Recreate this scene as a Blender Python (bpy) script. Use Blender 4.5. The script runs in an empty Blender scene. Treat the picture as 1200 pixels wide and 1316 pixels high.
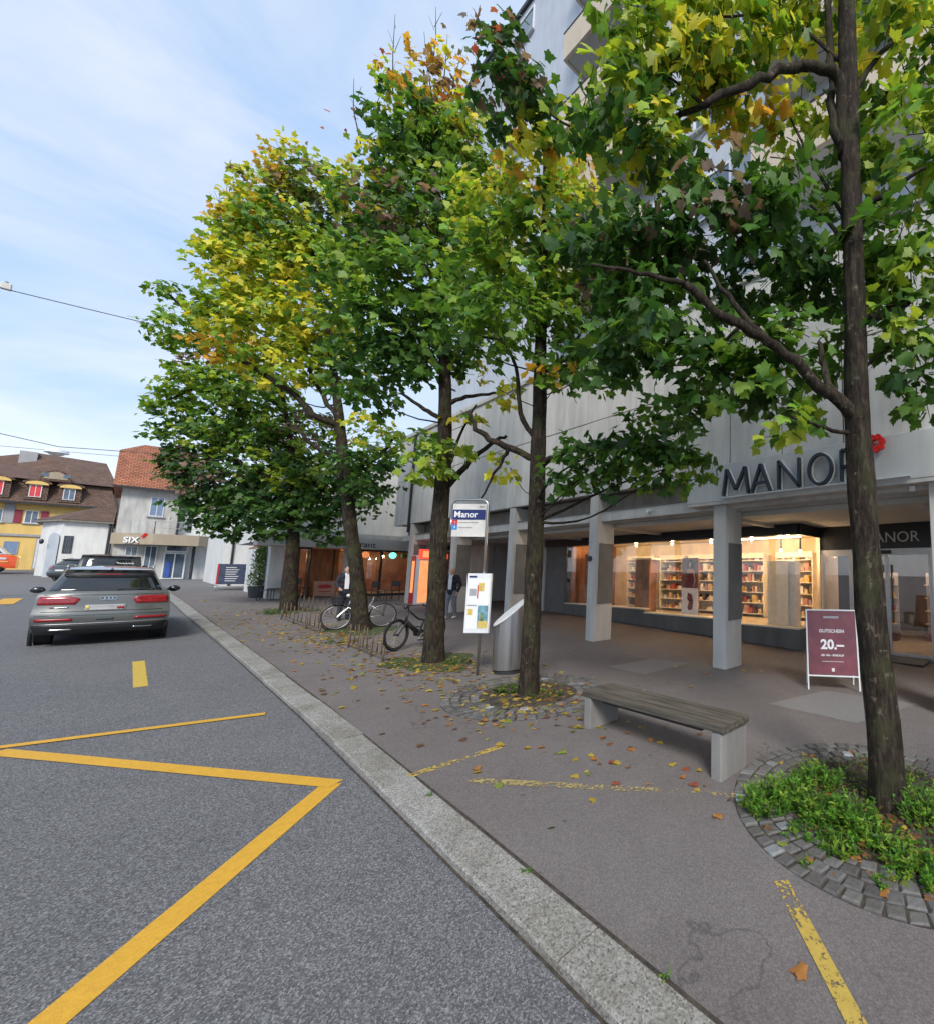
import bpy, math, random
import numpy as np
from mathutils import Vector, Matrix
PI = math.pi
random.seed(7)
rng = np.random.default_rng(7)
S = bpy.context.scene
COL = S.collection

# ------------------------------------------------------------------ camera
# world: X towards the shops, Y along the street, Z up; the numbers come from the photograph's vanishing points
F_PX, CX, CY = 566.0, 905.0, 674.0
PITCH, ROLL, YAW, CAM_H = math.radians(6.5), math.radians(0.5), math.radians(52.5), 2.2
FW = np.array([math.sin(YAW)*math.cos(PITCH), math.cos(YAW)*math.cos(PITCH), math.sin(PITCH)])
_r = np.array([math.cos(YAW), -math.sin(YAW), 0.0]); _u = np.cross(_r, FW)
RT = _r*math.cos(ROLL) + _u*math.sin(ROLL)
UP = -_r*math.sin(ROLL) + _u*math.cos(ROLL)
CAM = np.array([0, 0, CAM_H])
cam = bpy.data.cameras.new('camera'); cam_o = bpy.data.objects.new('camera', cam); COL.objects.link(cam_o)
cam.sensor_fit = 'HORIZONTAL'; cam.sensor_width = 36; cam.lens = F_PX/1200*36
cam.shift_x = -(CX-600)/1200; cam.shift_y = (CY-658)/1200
cam.clip_start = 0.05; cam.clip_end = 3000
M4 = Matrix(((RT[0], UP[0], -FW[0], 0), (RT[1], UP[1], -FW[1], 0), (RT[2], UP[2], -FW[2], CAM_H), (0, 0, 0, 1)))
cam_o.matrix_world = M4
S.camera = cam_o

# ------------------------------------------------------------------ world, sun, exposure
SUN_EL, SUN_AZ = math.radians(42), math.radians(215)      # azimuth measured from +Y towards +X
W = bpy.data.worlds.new('World'); S.world = W; W.use_nodes = True
nt = W.node_tree; nt.nodes.clear()
def wn(t, **k):
    n = nt.nodes.new(t)
    for a, b in k.items(): setattr(n, a, b)
    return n
sky = wn('ShaderNodeTexSky', sky_type='NISHITA', sun_disc=False, sun_elevation=SUN_EL, sun_rotation=SUN_AZ,
         air_density=1.0, dust_density=0.6, ozone_density=2.0)
tc = wn('ShaderNodeTexCoord')
mp = wn('ShaderNodeMapping'); mp.inputs['Scale'].default_value = (1.0, 1.0, 2.6); mp.inputs['Rotation'].default_value = (0.3, 0.35, 0.4)
n1 = wn('ShaderNodeTexNoise'); n1.inputs['Scale'].default_value = 2.1; n1.inputs['Detail'].default_value = 8; n1.inputs['Roughness'].default_value = 0.55
n1.inputs['Distortion'].default_value = 0.4
rp = wn('ShaderNodeValToRGB'); rp.color_ramp.elements[0].position = 0.40; rp.color_ramp.elements[1].position = 0.63
rp.color_ramp.elements[0].color = (2.25, 3.05, 4.3, 1); rp.color_ramp.elements[1].color = (3.8, 4.05, 4.5, 1)
mx = wn('ShaderNodeMix', data_type='RGBA'); mx.inputs[0].default_value = 0.82
bg = wn('ShaderNodeBackground'); bg.inputs['Strength'].default_value = 0.1
wo = wn('ShaderNodeOutputWorld')
L = nt.links.new
L(tc.outputs['Generated'], mp.inputs['Vector']); L(mp.outputs['Vector'], n1.inputs['Vector'])
L(n1.outputs['Fac'], rp.inputs['Fac']); L(rp.outputs['Color'], mx.inputs[7])
L(sky.outputs['Color'], mx.inputs[6]); L(mx.outputs[2], bg.inputs['Color']); L(bg.outputs['Background'], wo.inputs['Surface'])
sl = bpy.data.lights.new('sun', 'SUN'); sl.energy = 1.5; sl.angle = math.radians(18); sl.color = (1.0, 0.95, 0.88)
so = bpy.data.objects.new('sun', sl); COL.objects.link(so)
sd = Vector((math.sin(SUN_AZ)*math.cos(SUN_EL), math.cos(SUN_AZ)*math.cos(SUN_EL), math.sin(SUN_EL)))
so.rotation_euler = (-sd).to_track_quat('-Z', 'Y').to_euler(); so.location = (-20, -20, 40)
S.view_settings.view_transform = 'Standard'; S.view_settings.look = 'None'
S.view_settings.gamma = 1.0; S.view_settings.use_curve_mapping = False
S.view_settings.exposure = 1.3
S.cycles.max_bounces = 6; S.cycles.transparent_max_bounces = 12
S.cycles.use_adaptive_sampling = True; S.cycles.adaptive_threshold = 0.025
S.cycles.use_denoising = True

# ------------------------------------------------------------------ pixel helpers (photo pixels, 1200 wide)
PROF = [(-200, -3.2), (-60, -1.6), (-10, -.37), (0, 0), (8, .29), (12, .42), (17, .56), (22, .74), (28, .98), (36, 1.17), (58, 1.45), (66, 1.75), (76, 2.1), (110, 2.5), (600, 5)]
PX_ = np.array([p[0] for p in PROF], float); PZ_ = np.array([p[1] for p in PROF], float)
def gz(y): return float(np.interp(y, PX_, PZ_))
KH = 0.055                                                # pavement above road
def ray(x, y): return FW + RT*(x-CX)/F_PX - UP*(y-CY)/F_PX
def gp(x, y, dz=0.0):
    d = ray(x, y); lo, hi = 0.1, 400.0
    for _ in range(60):
        m = (lo+hi)/2; P = CAM + d*m
        if P[2] > gz(P[1]) + dz: lo = m
        else: hi = m
    return CAM + d*lo
def pv(x, y): return gp(x, y, KH)
def onX(x, y, X): d = ray(x, y); return CAM + d*(X/d[0])
def onY(x, y, Y): d = ray(x, y); return CAM + d*(Y/d[1])
def atz(x, y, depth): return CAM + ray(x, y)*depth

# ------------------------------------------------------------------ mesh builder
WL = {}
def wl(o): return WL.get(o.name, np.zeros(3)) if o else np.zeros(3)
class MB:
    def __init__(s): s.v = []; s.f = []
    def add(s, vs, fs):
        b = len(s.v); s.v += [tuple(map(float, p)) for p in vs]; s.f += [tuple(b+i for i in f) for f in fs]; return s
    def box(s, x0, x1, y0, y1, z0, z1):
        return s.add([(x0,y0,z0),(x1,y0,z0),(x1,y1,z0),(x0,y1,z0),(x0,y0,z1),(x1,y0,z1),(x1,y1,z1),(x0,y1,z1)],
                     [(0,3,2,1),(4,5,6,7),(0,1,5,4),(1,2,6,5),(2,3,7,6),(3,0,4,7)])
    def obox(s, c, ax, ay, az, sx, sy, sz):               # centre, unit axes, full sizes
        c, ax, ay, az = (np.array(t, float) for t in (c, ax, ay, az)); vs = []
        for k in (-.5, .5):
            for i, j in ((-.5,-.5),(.5,-.5),(.5,.5),(-.5,.5)): vs.append(c+ax*i*sx+ay*j*sy+az*k*sz)
        return s.add(vs, [(0,3,2,1),(4,5,6,7),(0,1,5,4),(1,2,6,5),(2,3,7,6),(3,0,4,7)])
    def bar(s, a, b, w, h, up=(0,0,1)):
        a = np.array(a, float); b = np.array(b, float); d = b-a; l = np.linalg.norm(d); d /= l
        x = np.cross(d, np.array(up, float)); x /= max(np.linalg.norm(x), 1e-9); z = np.cross(x, d)
        return s.obox((a+b)/2, d, x, z, l, w, h)
    def tube(s, pts, rad, n=8, cap=True, jit=0.0):
        pts = [np.array(p, float) for p in pts]; m = len(pts)
        if not hasattr(rad, '__len__'): rad = [rad]*m
        rings = []; prev = None
        for i in range(m):
            d = pts[min(i+1, m-1)] - pts[max(i-1, 0)]; d = d/max(np.linalg.norm(d), 1e-9)
            if prev is None:
                t = np.array([1, 0, 0.]) if abs(d[0]) < .9 else np.array([0, 1., 0]); x = np.cross(d, t)
            else: x = prev - d*(prev@d)
            x /= max(np.linalg.norm(x), 1e-9); prev = x; y = np.cross(d, x)
            rings.append([pts[i] + (x*math.cos(2*PI*k/n) + y*math.sin(2*PI*k/n))*rad[i]*(1+(random.uniform(-jit, jit) if jit else 0)) for k in range(n)])
        vs = [p for r in rings for p in r]; fs = []
        for i in range(m-1):
            for k in range(n): fs.append((i*n+k, i*n+(k+1) % n, (i+1)*n+(k+1) % n, (i+1)*n+k))
        if cap: fs.append(tuple(range(n-1, -1, -1))); fs.append(tuple((m-1)*n+k for k in range(n)))
        return s.add(vs, fs)
    def cyl(s, a, b, r, r2=None, n=16): return s.tube([a, b], [r, r if r2 is None else r2], n)
    def ball(s, c, rx, ry=None, rz=None, n=12, m=8):
        ry = rx if ry is None else ry; rz = rx if rz is None else rz; vs = []; fs = []
        for i in range(m+1):
            t = PI*i/m
            for k in range(n): vs.append((c[0]+rx*math.sin(t)*math.cos(2*PI*k/n), c[1]+ry*math.sin(t)*math.sin(2*PI*k/n), c[2]+rz*math.cos(t)))
        for i in range(m):
            for k in range(n): fs.append((i*n+k, (i+1)*n+k, (i+1)*n+(k+1) % n, i*n+(k+1) % n))
        return s.add(vs, fs)
    def torus(s, c, axis, R, r, n=24, m=8, a0=0, a1=2*PI):
        axis = np.array(axis, float); axis /= np.linalg.norm(axis)
        t = np.array([0, 0, 1.]) if abs(axis[2]) < .9 else np.array([1., 0, 0])
        x = np.cross(axis, t); x /= np.linalg.norm(x); y = np.cross(axis, x); c = np.array(c, float)
        full = abs(a1-a0-2*PI) < 1e-6; N = n if full else n+1; vs = []; fs = []
        for i in range(N):
            a = a0+(a1-a0)*i/n; d = x*math.cos(a)+y*math.sin(a)
            for k in range(m): b = 2*PI*k/m; vs.append(c+d*(R+r*math.cos(b))+axis*r*math.sin(b))
        for i in range(N if full else N-1):
            j = (i+1) % N
            for k in range(m): fs.append((i*m+k, j*m+k, j*m+(k+1) % m, i*m+(k+1) % m))
        return s.add(vs, fs)
    def prism(s, poly, h):                                # polygon of 3D points, extruded by vector h
        poly = [np.array(p, float) for p in poly]; h = np.array(h, float); n = len(poly)
        return s.add(poly+[p+h for p in poly], [tuple(range(n-1, -1, -1)), tuple(range(n, 2*n))]+[(i, (i+1) % n, n+(i+1) % n, n+i) for i in range(n)])
    def quad(s, a, b, c, d): return s.add([a, b, c, d], [(0, 1, 2, 3)])
    def mesh(s, name, mat, off=None, smooth=False):
        off = np.zeros(3) if off is None else off
        me = bpy.data.meshes.new(name); me.from_pydata([(p[0]-off[0], p[1]-off[1], p[2]-off[2]) for p in s.v], [], s.f)
        if mat: me.materials.append(M(mat))
        if smooth: me.polygons.foreach_set('use_smooth', [True]*len(me.polygons))
        me.update(); return me
    def weld(s):
        d = {}; idx = []; nv = []
        for p in s.v:
            k = (round(p[0], 5), round(p[1], 5), round(p[2], 5))
            if k not in d: d[k] = len(nv); nv.append(p)
            idx.append(d[k])
        s.v = nv; s.f = [t for t in (tuple(dict.fromkeys(idx[i] for i in f)) for f in s.f) if len(t) > 2]; return s
    def build(s, name, mat, parent=None, smooth=False, bevel=0, seg=2, auto=False):
        off = wl(parent)
        o = bpy.data.objects.new(name, s.mesh(name, mat, off, smooth)); COL.objects.link(o)
        if parent: o.parent = parent; WL[o.name] = off
        if bevel:
            b = o.modifiers.new('bevel', 'BEVEL'); b.width = bevel; b.segments = seg; b.limit_method = 'ANGLE'; b.angle_limit = math.radians(40)
        if auto:
            for p in o.data.polygons: p.use_smooth = True
            try: o.data.set_sharp_from_angle(angle=math.radians(38))
            except Exception: pass
        return o
def tag(o, label=None, cat=None, group=None, kind=None):
    if label: o['label'] = label
    if cat: o['category'] = cat
    if group: o['group'] = group
    if kind: o['kind'] = kind
    return o
def thing(name, loc, label, cat, group=None, rz=0):
    o = bpy.data.objects.new(name, None); COL.objects.link(o); o.location = tuple(map(float, loc)); o.rotation_euler = (0, 0, rz)
    o.empty_display_size = .2
    WL[o.name] = np.array(loc, float); return tag(o, label, cat, group)
def lthing(name, loc, label, cat, group=None, rz=0):      # children are given in local coordinates
    o = thing(name, loc, label, cat, group, rz); WL[o.name] = np.zeros(3); return o
def inst(name, me, parent, loc, rz=0, sc=(1, 1, 1), rot=None):
    o = bpy.data.objects.new(name, me); COL.objects.link(o); off = wl(parent)
    o.location = (loc[0]-off[0], loc[1]-off[1], loc[2]-off[2]); o.rotation_euler = rot if rot else (0, 0, rz); o.scale = sc
    if parent: o.parent = parent
    return o
def copy_tree(o, parent=None):
    c = o.copy(); COL.objects.link(c)
    if parent: c.parent = parent
    for ch in list(o.children): copy_tree(ch, c)
    return c
def text(txt, name, mat, parent, origin, right, up, size, ext=0.004, align='LEFT', bold=0.0, sx=1.0, zc=True):
    cu = bpy.data.curves.new('t', 'FONT'); cu.body = txt; cu.size = size; cu.extrude = ext; cu.align_x = align; cu.offset = bold
    cu.resolution_u = 3
    ob = bpy.data.objects.new('t', cu); COL.objects.link(ob)
    dg = bpy.context.evaluated_depsgraph_get(); dg.update()
    me = bpy.data.meshes.new_from_object(ob.evaluated_get(dg))
    bpy.data.objects.remove(ob); bpy.data.curves.remove(cu)
    r = np.array(right, float); r /= np.linalg.norm(r); u = np.array(up, float); u /= np.linalg.norm(u); n = np.cross(r, u); o0 = np.array(origin, float)-wl(parent)
    mm = Matrix(((r[0]*sx, u[0], n[0], o0[0]), (r[1]*sx, u[1], n[1], o0[1]), (r[2]*sx, u[2], n[2], o0[2]), (0, 0, 0, 1)))
    me.transform(mm); me.materials.clear(); me.materials.append(M(mat)); me.name = name
    o = bpy.data.objects.new(name, me); COL.objects.link(o)
    if parent: o.parent = parent; WL[o.name] = wl(parent)
    return o

# ------------------------------------------------------------------ materials
MATS = {}
def M(n): return MATS[n]
class NT:
    def __init__(s, name):
        s.m = bpy.data.materials.new(name); s.m.use_nodes = True; s.t = s.m.node_tree; s.b = s.t.nodes['Principled BSDF']; MATS[name] = s.m
        s.out = s.t.nodes['Material Output']
    def n(s, t, **k):
        x = s.t.nodes.new(t)
        for a, b in k.items():
            if a in ('data_type', 'blend_type', 'operation', 'feature', 'interpolation', 'distance', 'noise_dimensions', 'attribute_name', 'from_min'): setattr(x, a, b)
            else: x.inputs[a.replace('_', ' ')].default_value = b
        return x
    def l(s, a, b): s.t.links.new(a, b)
    def coord(s, scale=(1, 1, 1), kind='Object'):
        c = s.t.nodes.new('ShaderNodeTexCoord'); m = s.t.nodes.new('ShaderNodeMapping'); m.inputs['Scale'].default_value = scale
        s.l(c.outputs[kind], m.inputs['Vector']); return m.outputs['Vector']
    def wcoord(s, scale=(1, 1, 1)):
        c = s.t.nodes.new('ShaderNodeNewGeometry'); m = s.t.nodes.new('ShaderNodeMapping'); m.inputs['Scale'].default_value = scale
        s.l(c.outputs['Position'], m.inputs['Vector']); return m.outputs['Vector']
    def noise(s, v, scale, detail=5, rough=.55):
        x = s.n('ShaderNodeTexNoise', Scale=scale, Detail=detail, Roughness=rough); s.l(v, x.inputs['Vector']); return x.outputs['Fac']
    def ramp(s, fac, stops):
        r = s.t.nodes.new('ShaderNodeValToRGB'); e = r.color_ramp.elements
        while len(e) < len(stops): e.new(0.5)
        for i, (p, c) in enumerate(stops): e[i].position = p; e[i].color = (c, c, c, 1) if not hasattr(c, '__len__') else (*c, 1)
        s.l(fac, r.inputs['Fac']); return r.outputs['Color']
    def mix(s, fac, a, b, blend='MIX'):
        x = s.t.nodes.new('ShaderNodeMix'); x.data_type = 'RGBA'; x.blend_type = blend
        for sock, val in ((0, fac), (6, a), (7, b)):
            if hasattr(val, 'links'): s.l(val, x.inputs[sock])
            elif sock == 0: x.inputs[sock].default_value = val
            else: x.inputs[sock].default_value = (*val, 1)
        return x.outputs[2]
    def base(s, c):
        if hasattr(c, 'links'): s.l(c, s.b.inputs['Base Color'])
        else: s.b.inputs['Base Color'].default_value = (*c, 1)
    def bump(s, h, strength=.3, dist=.01):
        x = s.n('ShaderNodeBump', Strength=strength, Distance=dist); s.l(h, x.inputs['Height']); s.l(x.outputs['Normal'], s.b.inputs['Normal'])
    def set(s, **k):
        for a, b in k.items(): s.b.inputs[a.replace('_', ' ')].default_value = b
        return s
def simple(name, c, rough=.6, metal=0.0, var=.12, scale=6.0, bump=0.0, spec=.5, emit=None, estr=0, coat=0, bscale=None, stretch=(1, 1, 1)):
    t = NT(name); v = t.wcoord(stretch)
    if var:
        f = t.noise(v, scale, 6)
        lo = tuple(x*(1-var*1.6) for x in c); hi = tuple(min(1, x*(1+var*1.2)) for x in c)
        t.base(t.ramp(f, [(.28, lo), (.72, hi)]))
    else: t.base(c)
    t.set(Roughness=rough, Metallic=metal); t.b.inputs['Specular IOR Level'].default_value = spec
    if coat: t.b.inputs['Coat Weight'].default_value = coat; t.b.inputs['Coat Roughness'].default_value = .05
    if emit: t.b.inputs['Emission Color'].default_value = (*emit, 1); t.b.inputs['Emission Strength'].default_value = estr
    if bump: t.bump(t.noise(v, bscale or scale*6, 4), bump, .01)
    return t

def asphalt(name, dark, light, speck, tint, stain, cracks):
    t = NT(name); v = t.wcoord()
    vo = t.n('ShaderNodeTexVoronoi', Scale=120.0); t.l(v, vo.inputs['Vector'])
    cr = t.ramp(vo.outputs['Color'], [(.0, dark), (.55, light), (1.0, speck)])
    big = t.noise(v, .55, 5); mid = t.noise(v, 3.2, 6)
    c = t.mix(t.ramp(big, [(.35, .0), (.7, stain)]), cr, tint, 'MULTIPLY')
    c = t.mix(t.ramp(mid, [(.3, .35), (.75, 0)]), c, (.78, .78, .8), 'MULTIPLY')
    fine = t.noise(v, 420, 2); 
    h = vo.outputs['Distance']
    if cracks:
        wv = t.n('ShaderNodeTexNoise', Scale=1.7, Detail=5.0); t.l(v, wv.inputs['Vector'])
        ad = t.n('ShaderNodeVectorMath', operation='MULTIPLY_ADD'); t.l(wv.outputs['Color'], ad.inputs[0]); ad.inputs[1].default_value = (.9, .9, .9); t.l(v, ad.inputs[2])
        ve = t.n('ShaderNodeTexVoronoi', feature='DISTANCE_TO_EDGE', Scale=.62); t.l(ad.outputs[0], ve.inputs['Vector'])
        line = t.ramp(ve.outputs['Distance'], [(.0, .55), (.003, .4), (.006, 0.0)])
        mask = t.ramp(t.noise(v, .5, 3), [(.44, 0.0), (.60, 1.0)])
        mu = t.n('ShaderNodeMath', operation='MULTIPLY'); t.l(line, mu.inputs[0]); t.l(mask, mu.inputs[1])
        c = t.mix(mu.outputs[0], c, (.035, .033, .03))
        # damp dark blotches and gum spots
        gum = t.n('ShaderNodeTexVoronoi', Scale=2.6); t.l(v, gum.inputs['Vector'])
        c = t.mix(t.ramp(gum.outputs['Distance'], [(.0, .55), (.05, .5), (.07, 0)]), c, (.05, .047, .045))
    t.base(c); t.set(Roughness=.85); t.b.inputs['Specular IOR Level'].default_value = .3
    mb = t.n('ShaderNodeMath', operation='ADD'); t.l(h, mb.inputs[0]); t.l(fine, mb.inputs[1])
    t.bump(mb.outputs[0], .55, .004); return t
asphalt('road', (.055, .055, .058), (.135, .134, .138), (.32, .315, .315), (.82, .83, .86), .7, False)
asphalt('pavement', (.120, .107, .102), (.170, .152, .146), (.235, .212, .204), (.80, .77, .76), .9, True)
asphalt('patch', (.155, .148, .145), (.21, .20, .195), (.27, .255, .25), (.85, .85, .85), .4, False)
asphalt('light_road', (.10, .10, .10), (.16, .158, .155), (.26, .25, .24), (.85, .85, .85), .5, False)

def paint_line(name, c, keep):
    t = NT(name); v = t.wcoord()
    a = t.noise(v, 26, 8, .7); b = t.noise(v, 2.4, 4)
    vo = t.n('ShaderNodeTexVoronoi', Scale=120.0); t.l(v, vo.inputs['Vector'])
    t.base(t.mix(t.ramp(a, [(.35, .5), (.65, 0)]), t.mix(t.ramp(b, [(.3, 0), (.8, .5)]), c, tuple(x*.8 for x in c)), tuple(x*.62 for x in c)))
    t.set(Roughness=.7); t.bump(vo.outputs['Distance'], .4, .003)
    s = t.n('ShaderNodeMath', operation='MULTIPLY_ADD'); t.l(a, s.inputs[0]); s.inputs[1].default_value = 1.1; b2_ = t.n('ShaderNodeMath', operation='MULTIPLY'); b2_.inputs[1].default_value = .6; t.l(b, b2_.inputs[0]); t.l(b2_.outputs[0], s.inputs[2])
    al = t.ramp(s.outputs[0], [(keep, 0.0), (keep+.06, 1.0)]); t.l(al, t.b.inputs['Alpha']); return t
paint_line('yellow', (.66, .36, .03), .58)
paint_line('yellow_pale', (.58, .40, .06), .64)
paint_line('yellow_worn', (.50, .35, .07), .79)
paint_line('yellow_faint', (.40, .31, .12), .85)

def concrete(name, c, streak=.4, spot=.15, rough=.85, fs=1.0):
    t = NT(name); v = t.wcoord((1, 1, .16)); w = t.wcoord()
    st = t.noise(v, 3.2*fs, 7, .62); bl = t.noise(w, .8, 5); sp = t.noise(w, 34, 5, .7)
    k = t.mix(t.ramp(st, [(.36, streak), (.62, 0)]), c, tuple(x*.42 for x in c))
    k = t.mix(t.ramp(bl, [(.35, 0), (.75, .4)]), k, tuple(min(1, x*1.25) for x in c))
    k = t.mix(t.ramp(sp, [(.55, 0), (.8, spot)]), k, tuple(x*.5 for x in c))
    t.base(k); t.set(Roughness=rough); t.b.inputs['Specular IOR Level'].default_value = .25; t.bump(sp, .25, .004); return t
concrete('concrete', (.52, .505, .48), .4)
concrete('concrete_panel', (.55, .54, .52), .42)
concrete('concrete_warm', (.25, .22, .185), .55)
concrete('concrete_dark', (.16, .15, .14), .4)
concrete('fascia', (.50, .51, .51), .2)
concrete('soffit', (.45, .44, .42), .2)
concrete('render_white', (.66, .66, .64), .28)
concrete('render_stain', (.50, .49, .46), .6)
concrete('render_blue', (.46, .50, .56), .22)
concrete('beige', (.55, .47, .37), .15)
concrete('canopy_beige', (.36, .30, .22), .25)
concrete('yellow_wall', (.68, .47, .16), .2)
concrete('bench_concrete', (.26, .25, .235), .6, .5)
concrete('stone_grey', (.33, .33, .34), .3)

def granite():
    t = NT('granite'); v = t.wcoord()
    vo = t.n('ShaderNodeTexVoronoi', Scale=95.0); t.l(v, vo.inputs['Vector'])
    c = t.ramp(vo.outputs['Color'], [(0, (.08, .078, .074)), (.35, (.24, .232, .215)), (.8, (.36, .35, .325)), (1, (.48, .465, .44))])
    b = t.noise(v, 1.6, 6, .65); s = t.noise(v, 9, 5)
    c = t.mix(t.ramp(b, [(.36, .75), (.64, 0)]), c, (.50, .47, .40), 'MULTIPLY')
    c = t.mix(t.ramp(s, [(.55, 0), (.75, .5)]), c, (.62, .64, .56), 'MULTIPLY')
    t.base(c); t.set(Roughness=.8); t.bump(t.noise(v, 60, 5), .5, .006)
granite()
def cobble_mat():
    t = NT('cobble'); v = t.wcoord(); oi = t.n('ShaderNodeObjectInfo')
    c = t.ramp(oi.outputs['Random'], [(0, (.085, .078, .074)), (.5, (.125, .117, .112)), (.96, (.17, .162, .155)), (.985, (.34, .36, .39)), (1, (.36, .38, .40))])
    n = t.noise(v, 30, 6, .65); c = t.mix(t.ramp(n, [(.35, .7), (.65, 0)]), c, (.5, .5, .5), 'MULTIPLY')
    c = t.mix(t.ramp(t.noise(v, 7, 4), [(.52, 0), (.7, .35)]), c, (.07, .085, .035))
    t.base(c); t.set(Roughness=.78); t.bump(n, .5, .008)
cobble_mat()
def bark():
    t = NT('bark'); v = t.wcoord((1, 1, .22)); w = t.wcoord()
    a = t.noise(v, 26, 8, .68); b = t.noise(w, 3.5, 5); g = t.noise(w, 9, 6, .7)
    c = t.ramp(a, [(.30, (.006, .005, .004)), (.52, (.030, .022, .016)), (.72, (.085, .066, .050))])
    c = t.mix(t.ramp(b, [(.48, 0), (.68, .55)]), c, (.060, .066, .028))
    c = t.mix(t.ramp(g, [(.60, 0), (.72, .7)]), c, (.22, .18, .13))
    t.base(c); t.set(Roughness=.9); t.b.inputs['Specular IOR Level'].default_value = .2; t.bump(a, 1.0, .03)
bark()
def leafmat(name, trans=.35):
    t = NT(name); a = t.n('ShaderNodeAttribute'); a.attribute_name = 'Col'
    v = t.wcoord(); c = t.mix(t.ramp(t.noise(v, 40, 3), [(.3, .35), (.7, 0)]), a.outputs['Color'], (.6, .62, .5), 'MULTIPLY')
    t.base(c); t.set(Roughness=.5); t.b.inputs['Specular IOR Level'].default_value = .35
    tr = t.n('ShaderNodeBsdfTranslucent'); br = t.mix(1.0, c, (1.5, 1.5, .9), 'MULTIPLY'); t.l(br, tr.inputs['Color'])
    m = t.n('ShaderNodeMixShader', Fac=trans); t.l(t.b.outputs[0], m.inputs[1]); t.l(tr.outputs[0], m.inputs[2]); t.l(m.outputs[0], t.out.inputs['Surface'])
leafmat('leaf', .42); leafmat('weed', .3)
def glass(name, tint=(1, 1, 1), refl=1.0, ior=1.5, rough=0.0, dark=None):
    t = NT(name); t.t.nodes.remove(t.b)
    tr = t.n('ShaderNodeBsdfTransparent'); tr.inputs['Color'].default_value = (*tint, 1)
    gl = t.n('ShaderNodeBsdfGlossy'); gl.inputs['Roughness'].default_value = rough; gl.inputs['Color'].default_value = (refl, refl, refl, 1)
    lw = t.n('ShaderNodeLayerWeight', Blend=.5); pw = t.n('ShaderNodeMath', operation='POWER'); pw.inputs[1].default_value = 4.0
    ma = t.n('ShaderNodeMath', operation='MULTIPLY_ADD'); ma.inputs[1].default_value = .92; ma.inputs[2].default_value = (ior-1)**2/(ior+1)**2*1.6; m = t.n('ShaderNodeMixShader')
    t.l(lw.outputs['Facing'], pw.inputs[0]); t.l(pw.outputs[0], ma.inputs[0])
    t.l(ma.outputs[0], m.inputs[0]); t.l(tr.outputs[0], m.inputs[1]); t.l(gl.outputs[0], m.inputs[2]); t.l(m.outputs[0], t.out.inputs['Surface'])
glass('glass'); glass('glass_smoke', (.55, .56, .58)); glass('glass_door', (.8, .78, .78), 1.0, 1.75)
simple('car_glass', (.012, .014, .016), .03, var=0, spec=.9)
simple('house_glass', (.10, .13, .17), .05, var=.2, scale=2, spec=.8)
simple('blind_blue', (.18, .25, .38), .3, var=.15, scale=8)
simple('steel', (.52, .51, .50), .32, 1.0, var=.08, scale=3, stretch=(1, 1, .05))
simple('steel_brushed', (.55, .54, .53), .30, 1.0, var=.14, scale=60, stretch=(1, 1, .01))
simple('aluminium', (.50, .50, .50), .4, .9, var=.06)
simple('alu_white', (.72, .73, .74), .4, .1, var=.05)
simple('black_metal', (.02, .02, .022), .45, 0, var=.2)
simple('rust_metal', (.14, .10, .07), .7, .4, var=.35, scale=40)
simple('black_fascia', (.010, .010, .011), .35, var=.1)
simple('black_rubber', (.012, .012, .013), .8, var=.2, scale=30)
simple('dark_plastic', (.022, .023, .025), .55, var=.15)
simple('car_grey', (.125, .13, .125), .30, .35, var=.04, scale=1, coat=1.0)
simple('car_black', (.012, .013, .016), .25, 0, var=.05, scale=1, coat=1.0)
simple('car_dark', (.045, .06, .062), .3, .3, var=.05, scale=1, coat=1.0)
simple('car_white', (.55, .58, .64), .3, 0, var=.04, scale=1, coat=.8)
simple('car_orange', (.75, .10, .025), .35, 0, var=.05, scale=1, coat=.8)
simple('car_blue', (.03, .09, .38), .3, 0, var=.05, scale=1, coat=1.0)
simple('chrome', (.65, .65, .66), .15, 1, var=0)
simple('tail_red', (.20, .008, .012), .18, var=.3, scale=30, coat=1, emit=(.8, .02, .02), estr=.04)
simple('reflector_red', (.28, .014, .02), .25, var=.2, scale=40)
simple('white_print', (.78, .78, .78), .5, var=.04)
simple('off_white', (.62, .60, .56), .6, var=.08)
simple('grey_print', (.34, .34, .35), .6, var=.1)
simple('navy', (.012, .022, .13), .4, var=.08)
simple('sign_red', (.50, .03, .04), .45, var=.08)
simple('sign_blue', (.03, .22, .55), .45, var=.08)
simple('poster_yellow', (.62, .46, .12), .5, var=.15, scale=20)
simple('poster_teal', (.16, .33, .40), .5, var=.3, scale=10)
simple('poster_green', (.16, .22, .08), .5, var=.4, scale=14)
simple('logo_red', (.75, .015, .012), .4, var=.06)
simple('letter_dark', (.012, .018, .03), .35, var=.1)
simple('highlight_white', (.90, .92, .92), .5, var=.03)  # painted highlight of the fascia letters
simple('letter_silver', (.42, .42, .42), .4, .3, var=.05)
simple('maroon', (.16, .028, .036), .28, var=.22, scale=5, coat=.5)
simple('wood_plank', (.085, .074, .056), .8, var=.4, scale=22, bump=.5, stretch=(1, .08, 1))
simple('panel_grey', (.15, .145, .14), .7, var=.12, scale=3)
simple('wood_warm', (.34, .135, .045), .5, var=.25, scale=9, stretch=(1, 1, .2))
simple('store_wall', (.70, .58, .42), .7, var=.12, scale=2)
simple('store_floor', (.48, .40, .30), .4, var=.15, scale=3)
simple('shelf', (.66, .60, .50), .5, var=.08)
simple('brown_display', (.22, .10, .055), .4, var=.35, scale=3, stretch=(1, 1, .6))
simple('cream', (.74, .66, .52), .6, var=.06)
simple('skin', (.52, .31, .22), .5, var=.08, scale=20)
simple('cloth_navy', (.018, .020, .030), .9, var=.3, scale=20)
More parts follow.
